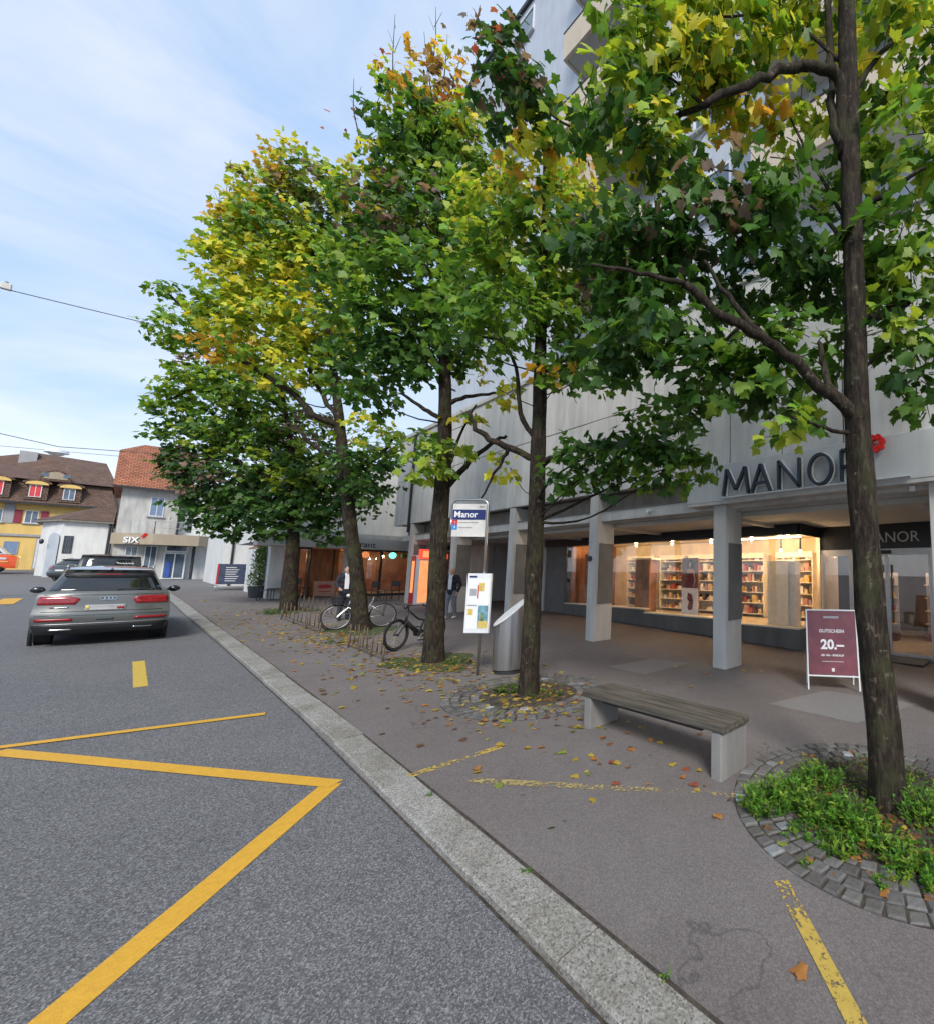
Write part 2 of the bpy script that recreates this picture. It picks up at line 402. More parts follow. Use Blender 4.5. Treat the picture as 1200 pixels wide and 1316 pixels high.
simple('cloth_white', (.68, .68, .70), .85, var=.06)
simple('cloth_grey', (.17, .18, .22), .9, var=.25, scale=20)
simple('hair_dark', (.03, .024, .02), .7, var=.3, scale=60)
simple('hair_grey', (.25, .23, .22), .7, var=.3, scale=60)
simple('shoe_white', (.70, .69, .67), .6, var=.1)
simple('soil', (.055, .043, .032), .95, var=.5, scale=14, bump=.8)
simple('moss', (.05, .075, .02), .95, var=.5, scale=40, bump=.8)
simple('pot', (.03, .032, .036), .5, var=.15)
simple('board_slate', (.06, .075, .13), .4, var=.2)
simple('shutter_red', (.24, .022, .045), .6, var=.1)
simple('blind_red', (.62, .05, .06), .6, var=.1)
simple('wire', (.05, .05, .06), .5, var=0)
simple('bulb', (1, .8, .5), .5, var=0, emit=(1.0, .66, .28), estr=26)
simple('tube_light', (1, .9, .7), .5, var=0, emit=(1.0, .72, .40), estr=9)
simple('lit_red', (.7, .05, .03), .5, var=0, emit=(1.0, .08, .04), estr=.4)
simple('lit_orange', (.8, .35, .15), .5, var=.2, scale=4, emit=(1.0, .34, .12), estr=.32)
simple('lit_white', (.8, .8, .78), .5, var=0, emit=(.95, 1.0, .9), estr=1.4)
def tiles(name, c, sx=3.6, sz=6.0):
    t = NT(name); v = t.coord((1, 1, 1))
    b = t.n('ShaderNodeTexBrick', Scale=1.0); b.inputs['Brick Width'].default_value = .28; b.inputs['Row Height'].default_value = .17; b.inputs['Mortar Size'].default_value = .022
    b.inputs['Color1'].default_value = (*c, 1); b.inputs['Color2'].default_value = (*(x*.68 for x in c), 1); b.inputs['Mortar'].default_value = (*(x*.28 for x in c), 1)
    uv = t.t.nodes.new('ShaderNodeTexCoord'); t.l(uv.outputs['UV'], b.inputs['Vector'])
    n = t.noise(v, 1.4, 6); t.base(t.mix(t.ramp(n, [(.35, .55), (.7, 0)]), b.outputs['Color'], (.55, .5, .45), 'MULTIPLY')); t.set(Roughness=.85)
    t.bump(b.outputs['Fac'], .6, .03)
tiles('tile_red', (.46, .175, .095)); tiles('tile_brown', (.19, .115, .085))
def uv_planar(o, u, v):                                   # metric UVs for the tiled roofs
    me = o.data; l = me.uv_layers.new(name='UVMap'); u = Vector(u); v = Vector(v)
    for lp in me.loops: p = me.vertices[lp.vertex_index].co; l.data[lp.index].uv = (p.dot(u), p.dot(v))

# ================================================================== GROUND
def sheet(name, mat, xs_fn, ys, dz, kind='structure', parent=None, nx=2, thick=0):
    m = MB(); vs = []; fs = []
    for y in ys:
        x0, x1 = xs_fn(y)
        for i in range(nx): vs.append((x0+(x1-x0)*i/(nx-1), y, gz(y)+dz))
    for j in range(len(ys)-1):
        for i in range(nx-1): a = j*nx+i; fs.append((a, a+1, a+nx+1, a+nx))
    m.add(vs, fs); o = m.build(name, mat, parent)
    if kind and not parent: o['kind'] = kind
    return o
YS = [-200, -100, -60, -30] + [round(-20+.5*i, 2) for i in range(0, 140)] + [55, 58, 62, 66, 70, 76, 85, 95, 110, 160, 240, 400, 600]
road = sheet('road', 'road', lambda y: (-400, 400), YS, 0)
_kp = [(780, 1316), (510, 1040), (425, 957), (340, 880), (280, 826), (218, 772)]
_k = [gp(*p) for p in _kp]
KY = np.array([-40, -10, 1.8, 4.5] + [p[1] for p in _k[2:]] + [34, 40]); KX = np.array([1.6, 1.6, 1.6, 1.6] + [p[0] for p in _k[2:]] + [1.0, .9])
def xk(y): return float(np.interp(y, KY, KX))
KW = .285
Y_END = 33.0
pys = [-30, -20, -12] + [round(-8+.5*i, 2) for i in range(0, 83)]
pys = [y for y in pys if y <= Y_END]
sidewalk = sheet('sidewalk', 'pavement', lambda y: (xk(y)+KW, 60), pys, KH)
# its vertical end towards the side street
MB().box(xk(Y_END)+KW, 60, Y_END-.02, Y_END+.1, gz(Y_END)-.3, gz(Y_END)+KH-.004).build('edge_strip', 'granite', sidewalk)
side_street = sheet('side_street', 'light_road', lambda y: (-60, 60), [33.4, 36, 40, 45, 50, 54, 58, 62], .006)
# kerb: single granite stones
kerb = tag(thing('kerb', (1.6, 0, 0), None, None), kind='structure')
js = [-6.2, -4.1, -2.0, .1, 2.2, 4.5, 6.5, 8.4, 10.35, 12.4, 14.3, 16.2, 18.2, 20.2, 22.2, 24.2, 26.2, 28.2, 30.2, 32.95]
for i in range(len(js)-1):
    y0, y1 = js[i]+.006, js[i+1]-.006; m = MB(); n = 4; vs = []; w = random.uniform(-.008, .008); dzz = random.uniform(-.004, .005)
    for k in range(n+1):
        y = y0+(y1-y0)*k/n; x = xk(y)+w; z = gz(y)+dzz
        vs += [(x, y, z-.2), (x+.012, y, z+KH-.012), (x+.03, y, z+KH), (x+KW, y, z+KH+.006), (x+KW, y, z-.2)]
    fs = [tuple(range(4, -1, -1)), tuple(n*5+q for q in range(5))]
    for k in range(n):
        for q in range(4): a = k*5+q; fs.append((a, a+1, a+6, a+5))
    m.add(vs, fs); m.build('kerb_stone', 'granite', kerb)
# dark open joint along the kerb's inner edge
def strip(name, mat, pts, w, dz, parent=None, kind=None, n=10, ends=True):
    m = MB(); P = []
    for (a, b) in zip(pts[:-1], pts[1:]):
        for k in range(n): P.append((a[0]+(b[0]-a[0])*k/n, a[1]+(b[1]-a[1])*k/n))
    P.append(tuple(pts[-1])[:2]); vs = []
    for i, p in enumerate(P):
        q0 = P[max(i-1, 0)]; q1 = P[min(i+1, len(P)-1)]; dx, dy = q1[0]-q0[0], q1[1]-q0[1]; l = math.hypot(dx, dy)
        nx, ny = -dy/l*w/2, dx/l*w/2
        vs += [(p[0]+nx, p[1]+ny, gz(p[1]+ny)+dz), (p[0]-nx, p[1]-ny, gz(p[1]-ny)+dz)]
    m.add(vs, [(2*i, 2*i+1, 2*i+3, 2*i+2) for i in range(len(P)-1)])
    o = m.build(name, mat, parent)
    if kind: o['kind'] = kind
    return o
strip('joint', 'soil', [(xk(y)+KW+.012, y) for y in (-6, 0, 4, 8, 12, 16, 20, 26, 32)], .022, KH+.003, sidewalk)
strip('gutter_joint', 'soil', [(xk(y)-.008, y) for y in (-6, 0, 4, 8, 12, 16, 20, 26, 32)], .02, .003, road)
# yellow bus-stop zigzag, painted dashes
strip('zigzag_line', 'yellow', [(-.63, 2.98), (1.375, 5.47)], .165, .004, road, n=20)
strip('zigzag_line', 'yellow', [(1.40, 5.44), (-.64, 8.70)], .15, .007, road, n=20)
strip('zigzag_line', 'yellow', [(-.66, 8.86), (1.31, 8.34)], .115, .010, road, n=20)
strip('dash', 'yellow_pale', [(.31, 11.2), (.31, 13.75)], .145, .004, road)
a = gp(12, 773); strip('dash', 'yellow', [(a[0], a[1]-1.6), (a[0]-.06, a[1]+1.6)], .42, .010, road)
a = pv(525, 998); b = pv(643, 960); strip('faded_line', 'yellow_worn', [a, b], .10, KH+.004, sidewalk)
a = pv(690, 1008); b = pv(945, 1022); strip('faded_line', 'yellow_faint', [a+(a-b)*.35, b], .10, KH+.005, sidewalk)
a = pv(1003, 1133); b = pv(1100, 1316); strip('faded_line', 'yellow_worn', [a, b+(b-a)*.6], .10, KH+.006, sidewalk)
def patch(name, px, dz):
    P = [pv(*p) for p in px]; MB().add([(p[0], p[1], gz(p[1])+KH+dz) for p in P], [(0, 1, 2, 3)]).build(name, 'patch', sidewalk)
patch('asphalt_patch', [(780, 857), (838, 847), (884, 853), (828, 867)], .004)
patch('asphalt_patch', [(985, 905), (1060, 888), (1180, 905), (1100, 930)], .004)

# ================================================================== DEPARTMENT STORE
XF = 7.72
store = thing('department_store', (XF, 10, gz(10)+KH), 'concrete department store with arcade columns and MANOR lettering behind the trees', 'building')
# pavement edge line under the arcade: columns
COLY = [5.68-4.29*k for k in (2, 1)] + [5.68+4.29*k for k in range(0, 5)]
for y in COLY:
    zb = gz(y)-.15
    c = MB().box(XF, XF+.62, y-.33, y, zb, 4.37).build('column', 'concrete', store, bevel=.012)
    zc = gz(y)+KH
    if y > 1: MB().box(XF+.10, XF+.60, y-.355, y-.332, zc+.98, zc+2.62).build('recessed_panel', 'panel_grey', c)
d = onX(758, 718, XF-.02); yd = 5.68+4.29
cd = MB().cyl((XF-.045, yd-.10, d[2]), (XF+.0, yd-.10, d[2]), .075, n=20).build('wall_disc', 'dark_plastic', store, auto=True)
# edge beam between columns, recess behind, soffit
ys = sorted(COLY)
for i in range(len(ys)-1):
    MB().box(XF+.14, XF+.42, ys[i]+.003, ys[i+1]-.333, 3.63, 3.895).build('edge_beam', 'concrete', store, bevel=.01)
    MB().box(XF+.11, XF+.45, ys[i]+.003, ys[i+1]-.333, 3.897, 3.925).build('beam_cap', 'concrete_dark', store)
MB().box(XF+.14, XF+.42, ys[-1]+.003, ys[-1]+1.35, 3.63, 3.895).build('edge_beam', 'concrete', store, bevel=.01)
MB().box(XF+.46, XF+.60, -12, 24.4, 3.66, 4.40).build('recess_wall', 'concrete_warm', store)
MB().box(XF+.43, 18, -12, 24.4, 3.60, 3.655).build('soffit', 'soffit', store)
for y in (-2.5, 1.8, 6.0, 10.3, 14.6, 18.9): MB().box(8.4, 12.4, y-.10, y+.10, 3.52, 3.598).build('soffit_rib', 'soffit', store)
MB().box(8.36, 8.5, -12, 24, 3.50, 3.597).build('soffit_rib', 'soffit', store)
# upper facade: tall concrete panels, one by one
y = -11.0; i = 0
while y < 24.5:
    w = 1.245 if y+1.245 < 24.9 else 24.9-y
    top = 8.6; dx = random.uniform(-.012, .012)
    MB().box(XF+dx, XF+.2, y+.011, y+w-.011, 4.40+random.uniform(-.004, .004), 6.50).build('facade_panel', 'concrete_panel', store)
    MB().box(XF+dx*.5, XF+.2, y+.011, y+w-.011, 6.53, top).build('facade_panel', 'concrete_panel', store)
    y += 1.25
MB().box(XF+.21, 18, -11, 24.85, 4.42, 8.55).build('core_wall', 'concrete_dark', store)
MB().box(XF-.06, 18.2, -11.2, 25.0, 8.61, 8.78).build('parapet', 'concrete', store, bevel=.02)
MB().cyl((XF-.05, 22.95, 4.0), (XF-.05, 22.95, 8.6), .05, n=10).build('downpipe', 'black_metal', store)
# fascia with big letters
fas = MB().box(XF-.16, XF-.012, -9.0, 6.30, 3.765, 4.56).build('sign_fascia', 'fascia', store, bevel=.01)
MB().box(XF-.15, XF+.6, -9.0, 6.29, 3.70, 3.764).build('fascia_soffit', 'concrete', store)
def letter(ch, y0, w, z0, h, x, st=.05, dep=.085):
    """strokes of a thin geometric capital; y falls to the right when seen from the street"""
    m = MB(); hl = MB()
    P = lambda u, v: (x, y0-u*w, z0+v*h)
    def stroke(a, b, mm, xo, dd, ww):
        A = np.array(P(*a)); B = np.array(P(*b)); A[0] += xo; B[0] += xo; d = B-A; l = np.linalg.norm(d)
        mm.bar(A, B, ww, dd, up=(1, 0, 0))
    segs = {'M': [((0, 0), (.13, 1)), ((.13, 1), (.5, .18)), ((.5, .18), (.87, 1)), ((.87, 1), (1, 0))],
            'A': [((0, 0), (.5, 1)), ((.5, 1), (1, 0)), ((.2, .32), (.8, .32))],
            'N': [((0, 0), (0, 1)), ((0, 1), (1, 0)), ((1, 0), (1, 1))],
            'R': [((0, 0), (0, 1)), ((.5, .47), (1, 0))], 'O': []}[ch]
    arcs = {'O': [(.5, .5, .5, .5, 0, 2*PI)], 'R': [(.45, .735, .5, .265, -PI/2, PI/2)]}.get(ch, [])
    for a, b in segs: stroke(a, b, m, 0, dep, st); stroke(a, b, hl, dep*.5+.02, .03, st*1.9)
    if ch == 'R':
        for v in (1, .47): stroke((0, v), (.45, v), m, 0, dep, st); stroke((0, v), (.45, v), hl, dep*.5+.02, .03, st*1.5)
    for cu, cv, ru, rv, a0, a1 in arcs:
        n = 28; q = [(cu+ru*math.cos(a0+(a1-a0)*i/n), cv+rv*math.sin(a0+(a1-a0)*i/n)) for i in range(n+1)]
        for mm, xo, dd, ww in ((m, 0, dep, st), (hl, dep*.5+.02, .03, st*1.9)):
            vs = []; fs = []
            for (u, v) in q:
                p = np.array(P(u, v)); cdir = np.array([0, -(u-cu)*w/ru, (v-cv)*h/rv]); cdir /= max(np.linalg.norm(cdir), 1e-6)
                for sgn in (-1, 1):
                    for k in (-1, 1): e = p+cdir*sgn*ww/2; vs.append((p[0]+xo+k*dd/2, e[1], e[2]))
            for i in range(n): a = i*4; b = a+4; fs += [(a, a+1, b+1, b), (a+2, b+2, b+3, a+3), (a, b, b+2, a+2), (a+1, a+3, b+3, b+1)]
            mm.add(vs, fs)
    return m, hl
xl = XF-.16-.10
for ch, (pa, pb) in zip('MANOR', [(928, 963), (964, 991), (999, 1029), (1038, 1071), (1080, 1112)]):
    A = onX(pa, 630, xl); B = onX(pb, 630, xl)
    m, hl = letter(ch, A[1]-.03, A[1]-B[1]-.06, 3.84, .55, xl)
    o = m.build('letter', 'letter_dark', store); o['label'] = 'large dark letter %s with painted highlight edge on the fascia' % ch
    hl.build('letter_highlight', 'highlight_white', o)  # white strokes behind each letter paint its lit sides
c = onX(1127, 576, xl); yb = onX(1117, 576, xl)[1]
fl = None
for k in range(7):                                         # red ring of dots beside the letters
    a = PI*2*k/7+.25
    o = MB().cyl((xl-.05, c[1]+.02+math.cos(a)*.105, 4.42+math.sin(a)*.105), (xl+.05, c[1]+.02+math.cos(a)*.105, 4.42+math.sin(a)*.105), .052, n=14).build('emblem_dot', 'logo_red', store, auto=True)
MB().box(xl+.0, xl+.10, 1.6, 5.3, 3.80, 3.815).build('letter_rail', 'alu_white', store)
cam_p = onX(834, 657, XF+.10)
MB().cyl((XF+.02, cam_p[1], cam_p[2]), (XF+.14, cam_p[1], cam_p[2]+.01), .05, n=12).build('security_camera', 'alu_white', store, auto=True)
cam_q = onX(1174, 622, XF+.1)
MB().box(XF+.02, XF+.14, cam_q[1]-.03, cam_q[1]+.06, 3.60, 3.69).build('security_camera', 'alu_white', store, bevel=.01)

# shop wall, display windows and entrance
XS, XE, XB = 10.95, 12.3, 13.6
YC, YW = 5.20, 15.55                                       # display corner, far end of the glass
MB().box(XS-.06, XS+.25, YC, 17.05, 3.30, 3.598).build('window_head', 'black_fascia', store)
MB().box(XS+.0, XE, YC-.06, YC-.001, 3.30, 3.598).build('window_head', 'black_fascia', store)
steps = [(YC, 8.0, .77), (8.0, 11.0, .86), (11.0, YW, .98)]
for (a, b, z) in steps:
    MB().box(XS, XS+.22, a+.002, b-.002, gz(a)-.2, z).build('plinth', 'concrete_dark', store)
    MB().box(XS-.03, XS+.3, a+.003, b-.003, z+.001, z+.04).build('sill', 'cream', store)
    ny = max(1, round((b-a)/1.55))
    for k in range(ny):
        p0 = a+(b-a)*k/ny; p1 = a+(b-a)*(k+1)/ny
        MB().box(XS+.03, XS+.042, p0+.004, p1-.004, z+.042, 3.298).build('display_pane', 'glass', store)
MB().box(XS+.045, XE-.1, YC-.005, YC+.007, .80, 3.298).build('display_pane', 'glass', store)
MB().box(XS, XE, YC-.03, YC+.0, gz(4)-.2, .77).build('plinth', 'concrete_dark', store)
MB().box(XS, XS+.05, YW, YW+.12, .4, 3.298).build('jamb', 'concrete_dark', store)
MB().box(XS+.02, XS+.10, YW+.12, 16.95, .5, 3.298).build('door_leaf', 'panel_grey', store)
MB().box(XS-.005, XS+.019, YW+.12, 16.95, 2.55, 2.60).build('door_rail', 'concrete_dark', store)
MB().box(XS-.05, XS+.25, 16.95, 17.12, .4, 3.598).build('jamb', 'concrete', store)
MB().box(XS+.0, XS+.25, 17.122, 19.9, .4, 3.598).build('arcade_wall', 'concrete', store)
MB().box(XS-.012, XS-.001, 17.125, 19.85, 1.42, 1.70).build('red_band', 'shutter_red', store)
MB().box(XS-.03, XS-.001, 17.7, 18.9, 1.75, 3.2).build('information_panel', 'grey_print', store)
for k in range(8): MB().box(XS-.034, XS-.031, 17.85, 18.75-.1*(k % 3), 2.05+.13*k, 2.085+.13*k).build('text_line', 'panel_grey', store)
MB().torus((XS-.012, 17.45, 2.2), (1, 0, 0), .16, .02, 20, 6).build('red_roundel', 'sign_red', store)
MB().box(XS+.0, XS+.25, 22.0, 24.8, .4, 3.598).build('arcade_wall', 'concrete', store)
MB().box(18.0, 18.2, -11, 19.8, -.6, 3.598).build('rear_wall', 'concrete_dark', store)
MB().box(XS+.3, 18, 19.9, 20.05, .3, 3.598).build('passage_wall', 'concrete', store)
MB().box(XS+.3, 18, 22.0, 22.15, .3, 3.598).build('passage_wall', 'concrete', store)
# interior shell of the display bay
zi = .80
MB().box(XS+.3, XB, YC+.03, YW-.01, zi-.12, zi-.02).build('display_floor', 'store_floor', store)
MB().box(XB, XB+.1, YC-.03, YW+.1, .3, 3.598).build('display_back_wall', 'store_wall', store)
MB().box(XS+.3, XB, YW, YW+.1, .3, 3.598).build('display_end_wall', 'wood_warm', store)
MB().box(XE-.08, XB, YC-.06, YC+.02, .0, 3.598).build('display_side_wall', 'store_wall', store)
MB().box(XS+.26, XB, YC+.03, YW-.01, 3.42, 3.46).build('display_ceiling', 'store_wall', store)
# entrance
MB().box(XE-.02, XE+.2, -6, YC-.062, 2.93, 3.598).build('entrance_fascia', 'black_fascia', store)
a = onX(1125, 690, XE-.03); 
text('MANOR', 'entrance_lettering', 'letter_silver', store, (XE-.035, onX(1109, 690, XE)[1], 3.10), (0, -1, 0), (0, 0, 1), .40, .006, 'LEFT', -.002, .98)
zt = 2.84
MB().box(XE-.03, XE+.08, -6, YC-.065, zt, 2.928).build('door_head', 'aluminium', store)
ym = onX(1141, 760, XE)[1]
edges = [YC-.10, onX(1094, 760, XE)[1], ym, ym-1.05, ym-2.1]
for i in range(len(edges)-1):
    y1, y0 = edges[i], edges[i+1]; zb = gz(y0)+KH
    fr = MB()
    for yy in (y0+.004, y1-.054): fr.box(XE-.01, XE+.04, yy, yy+.05, zb-.1, zt-.002)
    fr.box(XE-.01, XE+.04, y0+.056, y1-.056, zb+.0, zb+.10); fr.box(XE-.01, XE+.04, y0+.056, y1-.056, zt-.08, zt-.003)
    dd = fr.build('glass_door', 'aluminium', store)
    MB().box(XE+.01, XE+.02, y0+.055, y1-.055, zb+.10, zt-.08).build('door_pane', 'glass_door', dd)
    if i in (1, 2): MB().box(XE-.06, XE-.03, (y0+.10 if i == 1 else y1-.13), (y0+.13 if i == 1 else y1-.10), 1.0, 2.5).build('door_handle', 'black_metal', dd)
MB().box(XE-.10, XE-.04, ym-.12, ym+.12, zt-.05, zt+.05).build('door_sensor', 'black_metal', store)
MB().box(XE, 17.9, -6, YC-.1, gz(0)+.02, gz(4)+KH+.012).build('entrance_floor', 'store_floor', store)
MB().box(XE+.09, 17.9, -6, YC-.1, 3.40, 3.45).build('entrance_ceiling', 'store_wall', store)
MB().box(XE-1.1, XE-.15, ym-1.0, ym+1.0, gz(ym)+KH-.01, gz(ym)+KH+.012).build('door_mat', 'dark_plastic', store)

# lamps of the display bay: bulbs that are seen, with their light
def lamp(p, e, col=(1.0, .70, .38), r=.05):
    o = MB().ball(p, .042, n=10, m=6).build('spot_bulb', 'bulb', store, smooth=True)
    MB().cyl((p[0], p[1], p[2]+.03), (p[0], p[1], 3.419), .03, n=8).build('spot_mount', 'black_metal', o)
    l = bpy.data.lights.new('spot_light', 'POINT'); l.energy = e; l.color = col; l.shadow_soft_size = r
    lo = bpy.data.objects.new('spot_light', l); COL.objects.link(lo); lo.location = (p[0], p[1], p[2]-.08)
for px, py in ((1012, 690), (1003, 711), (1028, 712)):
    p = onX(px, py-4, XS+.55+random.uniform(0, .5)); lamp((p[0], p[1], min(p[2], 3.33)), 17)
for yy in (7.2, 8.9, 10.6, 12.4, 14.2): lamp((XS+.8+.25*(yy % 1), yy, 3.30), 19)
for yy in (4.2, 2.6, 1.0): lamp((14.5, yy, 3.2), 22, (1.0, .80, .62))
MB().box(XS+.75, XS+.79, YC+.3, 8, 3.30, 3.33).build('lamp_rail', 'tube_light', store)

# goods in the display
GOODC = [(.50, .36, .20), (.60, .52, .42), (.30, .06, .05), (.08, .06, .05), (.55, .38, .10), (.28, .22, .30), (.65, .62, .58), (.20, .13, .08), (.42, .20, .16)]
for i, c in enumerate(GOODC): simple('goods%d' % i, c, .45, var=.1)
for k, (ya, yb, lab) in enumerate([(5.75, 7.05, 'open shelf with small boxes behind the corner display glass'), (7.5, 9.0, 'tall goods shelf behind the poster of a woman in a red dress'),
                                   (9.3, 10.8, 'goods shelf between the brown display pillar and the woman poster'), (11.0, 12.3, 'goods shelf at the column with the round disc'), (12.6, 14.2, 'farthest goods shelf in the display window')]):
    t = thing('display_shelf', (XB-.3, (ya+yb)/2, zi), lab, 'shelf', 'shelves behind the display glass')
    x0, x1 = XB-.52, XB-.02
    for yy in (ya, yb-.03): MB().box(x0, x1, yy, yy+.03, zi, 2.9).build('upright', 'shelf', t)
    nl = 6
    for q in range(nl):
        z = zi+.08+q*.36
        sh = MB().box(x0, x1-.002, ya+.032, yb-.032, z, z+.025).build('shelf_board', 'shelf', t)
        yy = ya+.06
        while yy < yb-.18:
            w = random.uniform(.06, .17); h = random.uniform(.08, .27)
            mm = MB()
            if random.random() < .6: mm.box(x0+random.uniform(.01, .12), x1-.15, yy, yy+w, z+.026, z+.026+h)
            else: mm.cyl((x0+.14, yy+w/2, z+.026), (x0+.14, yy+w/2, z+.026+h), w/2, w*random.uniform(.2, .45), 10)
            mm.build('goods', 'goods%d' % random.randrange(len(GOODC)), t); yy += w+random.uniform(.01, .06)
    MB().box(x0-.01, x0+.03, ya, yb, 2.78, 2.95).build('shelf_header', 'cream', t)
# printed pillar, poster with figure, white block
p = onX(829, 770, XS+.7)
t = thing('display_pillar', (p[0], p[1], zi), 'brown printed square pillar standing in the display window', 'display')
MB().box(p[0]-.2, p[0]+.2, p[1]-.36, p[1]+.36, zi, 2.72).build('pillar', 'brown_display', t, bevel=.01); MB().box(p[0]-.35, p[0]+.3, p[1]-.5, p[1]+.5, zi-.018, zi+.05).build('base', 'cream', t)
MB().box(p[0]-.25, p[0]+.25, p[1]-.5, p[1]+.5, 2.722, 2.78).build('cap', 'cream', t)
p = onX(886, 770, XS+.55); yy = p[1]
t = thing('poster_display', (p[0], yy, zi), 'tall poster of a woman in a dark red dress in the display window', 'poster')
MB().box(p[0], p[0]+.05, yy-.35, yy+.35, zi, 2.75).build('panel', 'brown_display', t)
MB().box(p[0]-.010, p[0]-.001, yy-.35, yy+.35, zi, 1.75).build('white_field', 'white_print', t)
X0 = p[0]-.012
def flat(name, mat, pts, parent, x=X0): MB().prism([(x, yy-u, zi+v) for u, v in pts], (-.004, 0, 0)).build(name, mat, parent)
simple('dress_red', (.16, .02, .03), .5, var=.3, scale=8)
flat('dress', 'dress_red', [(-.17, .95), (.22, .95), (.17, 1.12), (.12, 1.3), (.13, 1.44), (-.11, 1.44), (-.10, 1.28), (-.2, 1.1)], t)
flat('shoulders', 'skin', [(-.12, 1.445), (.13, 1.445), (.17, 1.55), (.04, 1.62), (-.04, 1.62), (-.16, 1.55)], t)
flat('arm', 'skin', [(.14, 1.43), (.19, 1.54), (.26, 1.2), (.17, .98), (.14, 1.0), (.2, 1.22)], t, X0-.006)
flat('hair', 'hair_dark', [(-.11, 1.60), (-.12, 1.78), (-.02, 1.90), (.09, 1.88), (.14, 1.72), (.11, 1.58)], t)
flat('face', 'skin', [(-.045, 1.63), (-.06, 1.73), (-.03, 1.82), (.04, 1.82), (.06, 1.73), (.035, 1.63)], t, X0-.006)
flat('figure_print', 'dress_red', [(-.02, .22), (.12, .25), (.16, .5), (.10, .74), (-.06, .80), (-.10, .6), (-.02, .5), (-.08, .3)], t, X0-.012)
p = onX(1003, 770, XS+.6)
t = thing('display_block', (p[0], p[1], zi), 'tall plain white block lit in the corner display window', 'display')
MB().box(p[0]-.2, p[0]+.25, p[1]-.33, p[1]+.33, zi-.02, 2.62).build('block', 'cream', t, bevel=.01)
MB().box(p[0]-.12, p[0]+.2, p[1]-.52, p[1]-.335, zi-.02, 2.60).build('side_block', 'off_white', t)
t = thing('promotion_pillar', (XS+.7, 14.6, zi), 'plain wood pillar at the far end of the display window', 'display')
MB().box(XS+.5, XS+.9, 14.5, 15.0, zi, 3.0).build('pillar', 'wood_warm', t); MB().box(XS+.55, XS+.85, 14.35, 14.49, zi, 1.6).build('goods_stack', 'goods3', t)
# inside the entrance
for k, (xx, yy, w, lab) in enumerate([(14.6, 4.3, 1.2, 'goods rack behind the left glass door of the entrance'), (15.2, 2.3, 1.4, 'goods rack behind the middle glass doors of the entrance'), (14.8, .6, 1.3, 'goods rack behind the right glass door of the entrance')]):
    zf = gz(4)+KH+.012
    t = thing('goods_rack', (xx, yy, zf), lab, 'rack', 'racks inside the entrance')
    MB().box(xx, xx+.4, yy-w/2, yy+w/2, zf, zf+.25).build('base', 'maroon', t); MB().box(xx+.34, xx+.4, yy-w/2, yy+w/2, zf+.252, zf+2.1).build('back_panel', 'off_white', t)
    for q in range(4):
        z = zf+.5+q*.4; MB().box(xx, xx+.338, yy-w/2, yy+w/2, z, z+.03).build('shelf_board', 'shelf', t)
        for r in range(6): MB().box(xx+.05, xx+.25, yy-w/2+.08+r*.18, yy-w/2+.2+r*.18, z+.031, z+.13+.1*random.random()).build('goods', 'goods%d' % random.randrange(len(GOODC)), t)

# ------------------------------------------------------------------ apartment block above
XA, XBAL = 9.25, 7.95
zroof = 29.5
apt = thing('apartment_block', (XA, 10, 8.78), 'tall pale blue apartment block with beige balconies above the store', 'building')
yend = onX(598, 114, XA)[1]
MB().box(XA, 17.5, -12, yend, 8.79, zroof).build('wall', 'render_blue', apt)
MB().box(XA-.12, 17.6, -12.1, yend+.1, zroof+.001, zroof+.22).build('roof_edge', 'dark_plastic', apt)
sp = 3.05; zc0 = onX(723, 75.5, XBAL)
def balcony(y0, y1, z, x0=XBAL):
    b = MB().box(x0+.101, XA-.002, y0+.101, y1-.101, z, z+.16).build('balcony', 'soffit', apt)
    MB().box(x0, x0+.1, y0, y1, z-.06, z+1.05).build('balcony_front', 'beige', b)
    MB().box(x0+.101, XA-.003, y1-.1, y1, z-.06, z+1.05).build('balcony_side', 'beige', b); MB().box(x0+.101, XA-.003, y0, y0+.1, z-.06, z+1.05).build('balcony_side', 'beige', b)
    MB().box(x0-.02, x0+.12, y0-.02, y1+.02, z+1.051, z+1.09).build('balcony_cap', 'dark_plastic', b)
def apt_window(y0, y1, z0, z1):
    w = MB()
    for a, bb, c, d_ in ((y0, y0+.08, z0, z1), (y1-.08, y1, z0, z1), (y0+.081, y1-.081, z0, z0+.08), (y0+.081, y1-.081, z1-.08, z1)): w.box(XA-.05, XA-.002, a, bb, c, d_)
    w = w.build('window', 'alu_white', apt)
    MB().box(XA-.02, XA-.003, y0+.08, y1-.08, z0+.08, z1-.08).build('pane', 'house_glass', w)
    MB().box(XA-.14, XA-.004, y0-.08, y1+.08, z0-.07, z0-.003).build('sill', 'aluminium', w)
ytop = zc0[1]
for k in range(-5, 3):
    z = zc0[2]+sp*k
    if 9 < z < zroof-1:
        balcony(ytop-4.2, ytop, z); apt_window(ytop-3.6, ytop-1.2, z+.4, z+2.4)
        balcony(ytop-12.5, ytop-8.0, z-.6); apt_window(ytop-6.6, ytop-5.2, z+.6, z+2.0); apt_window(ytop-12, ytop-9.4, z-.2, z+1.8)
        apt_window(-6, -4.6, z+.6, z+2.0); apt_window(17.5, 18.9, z+.6, z+2.0)

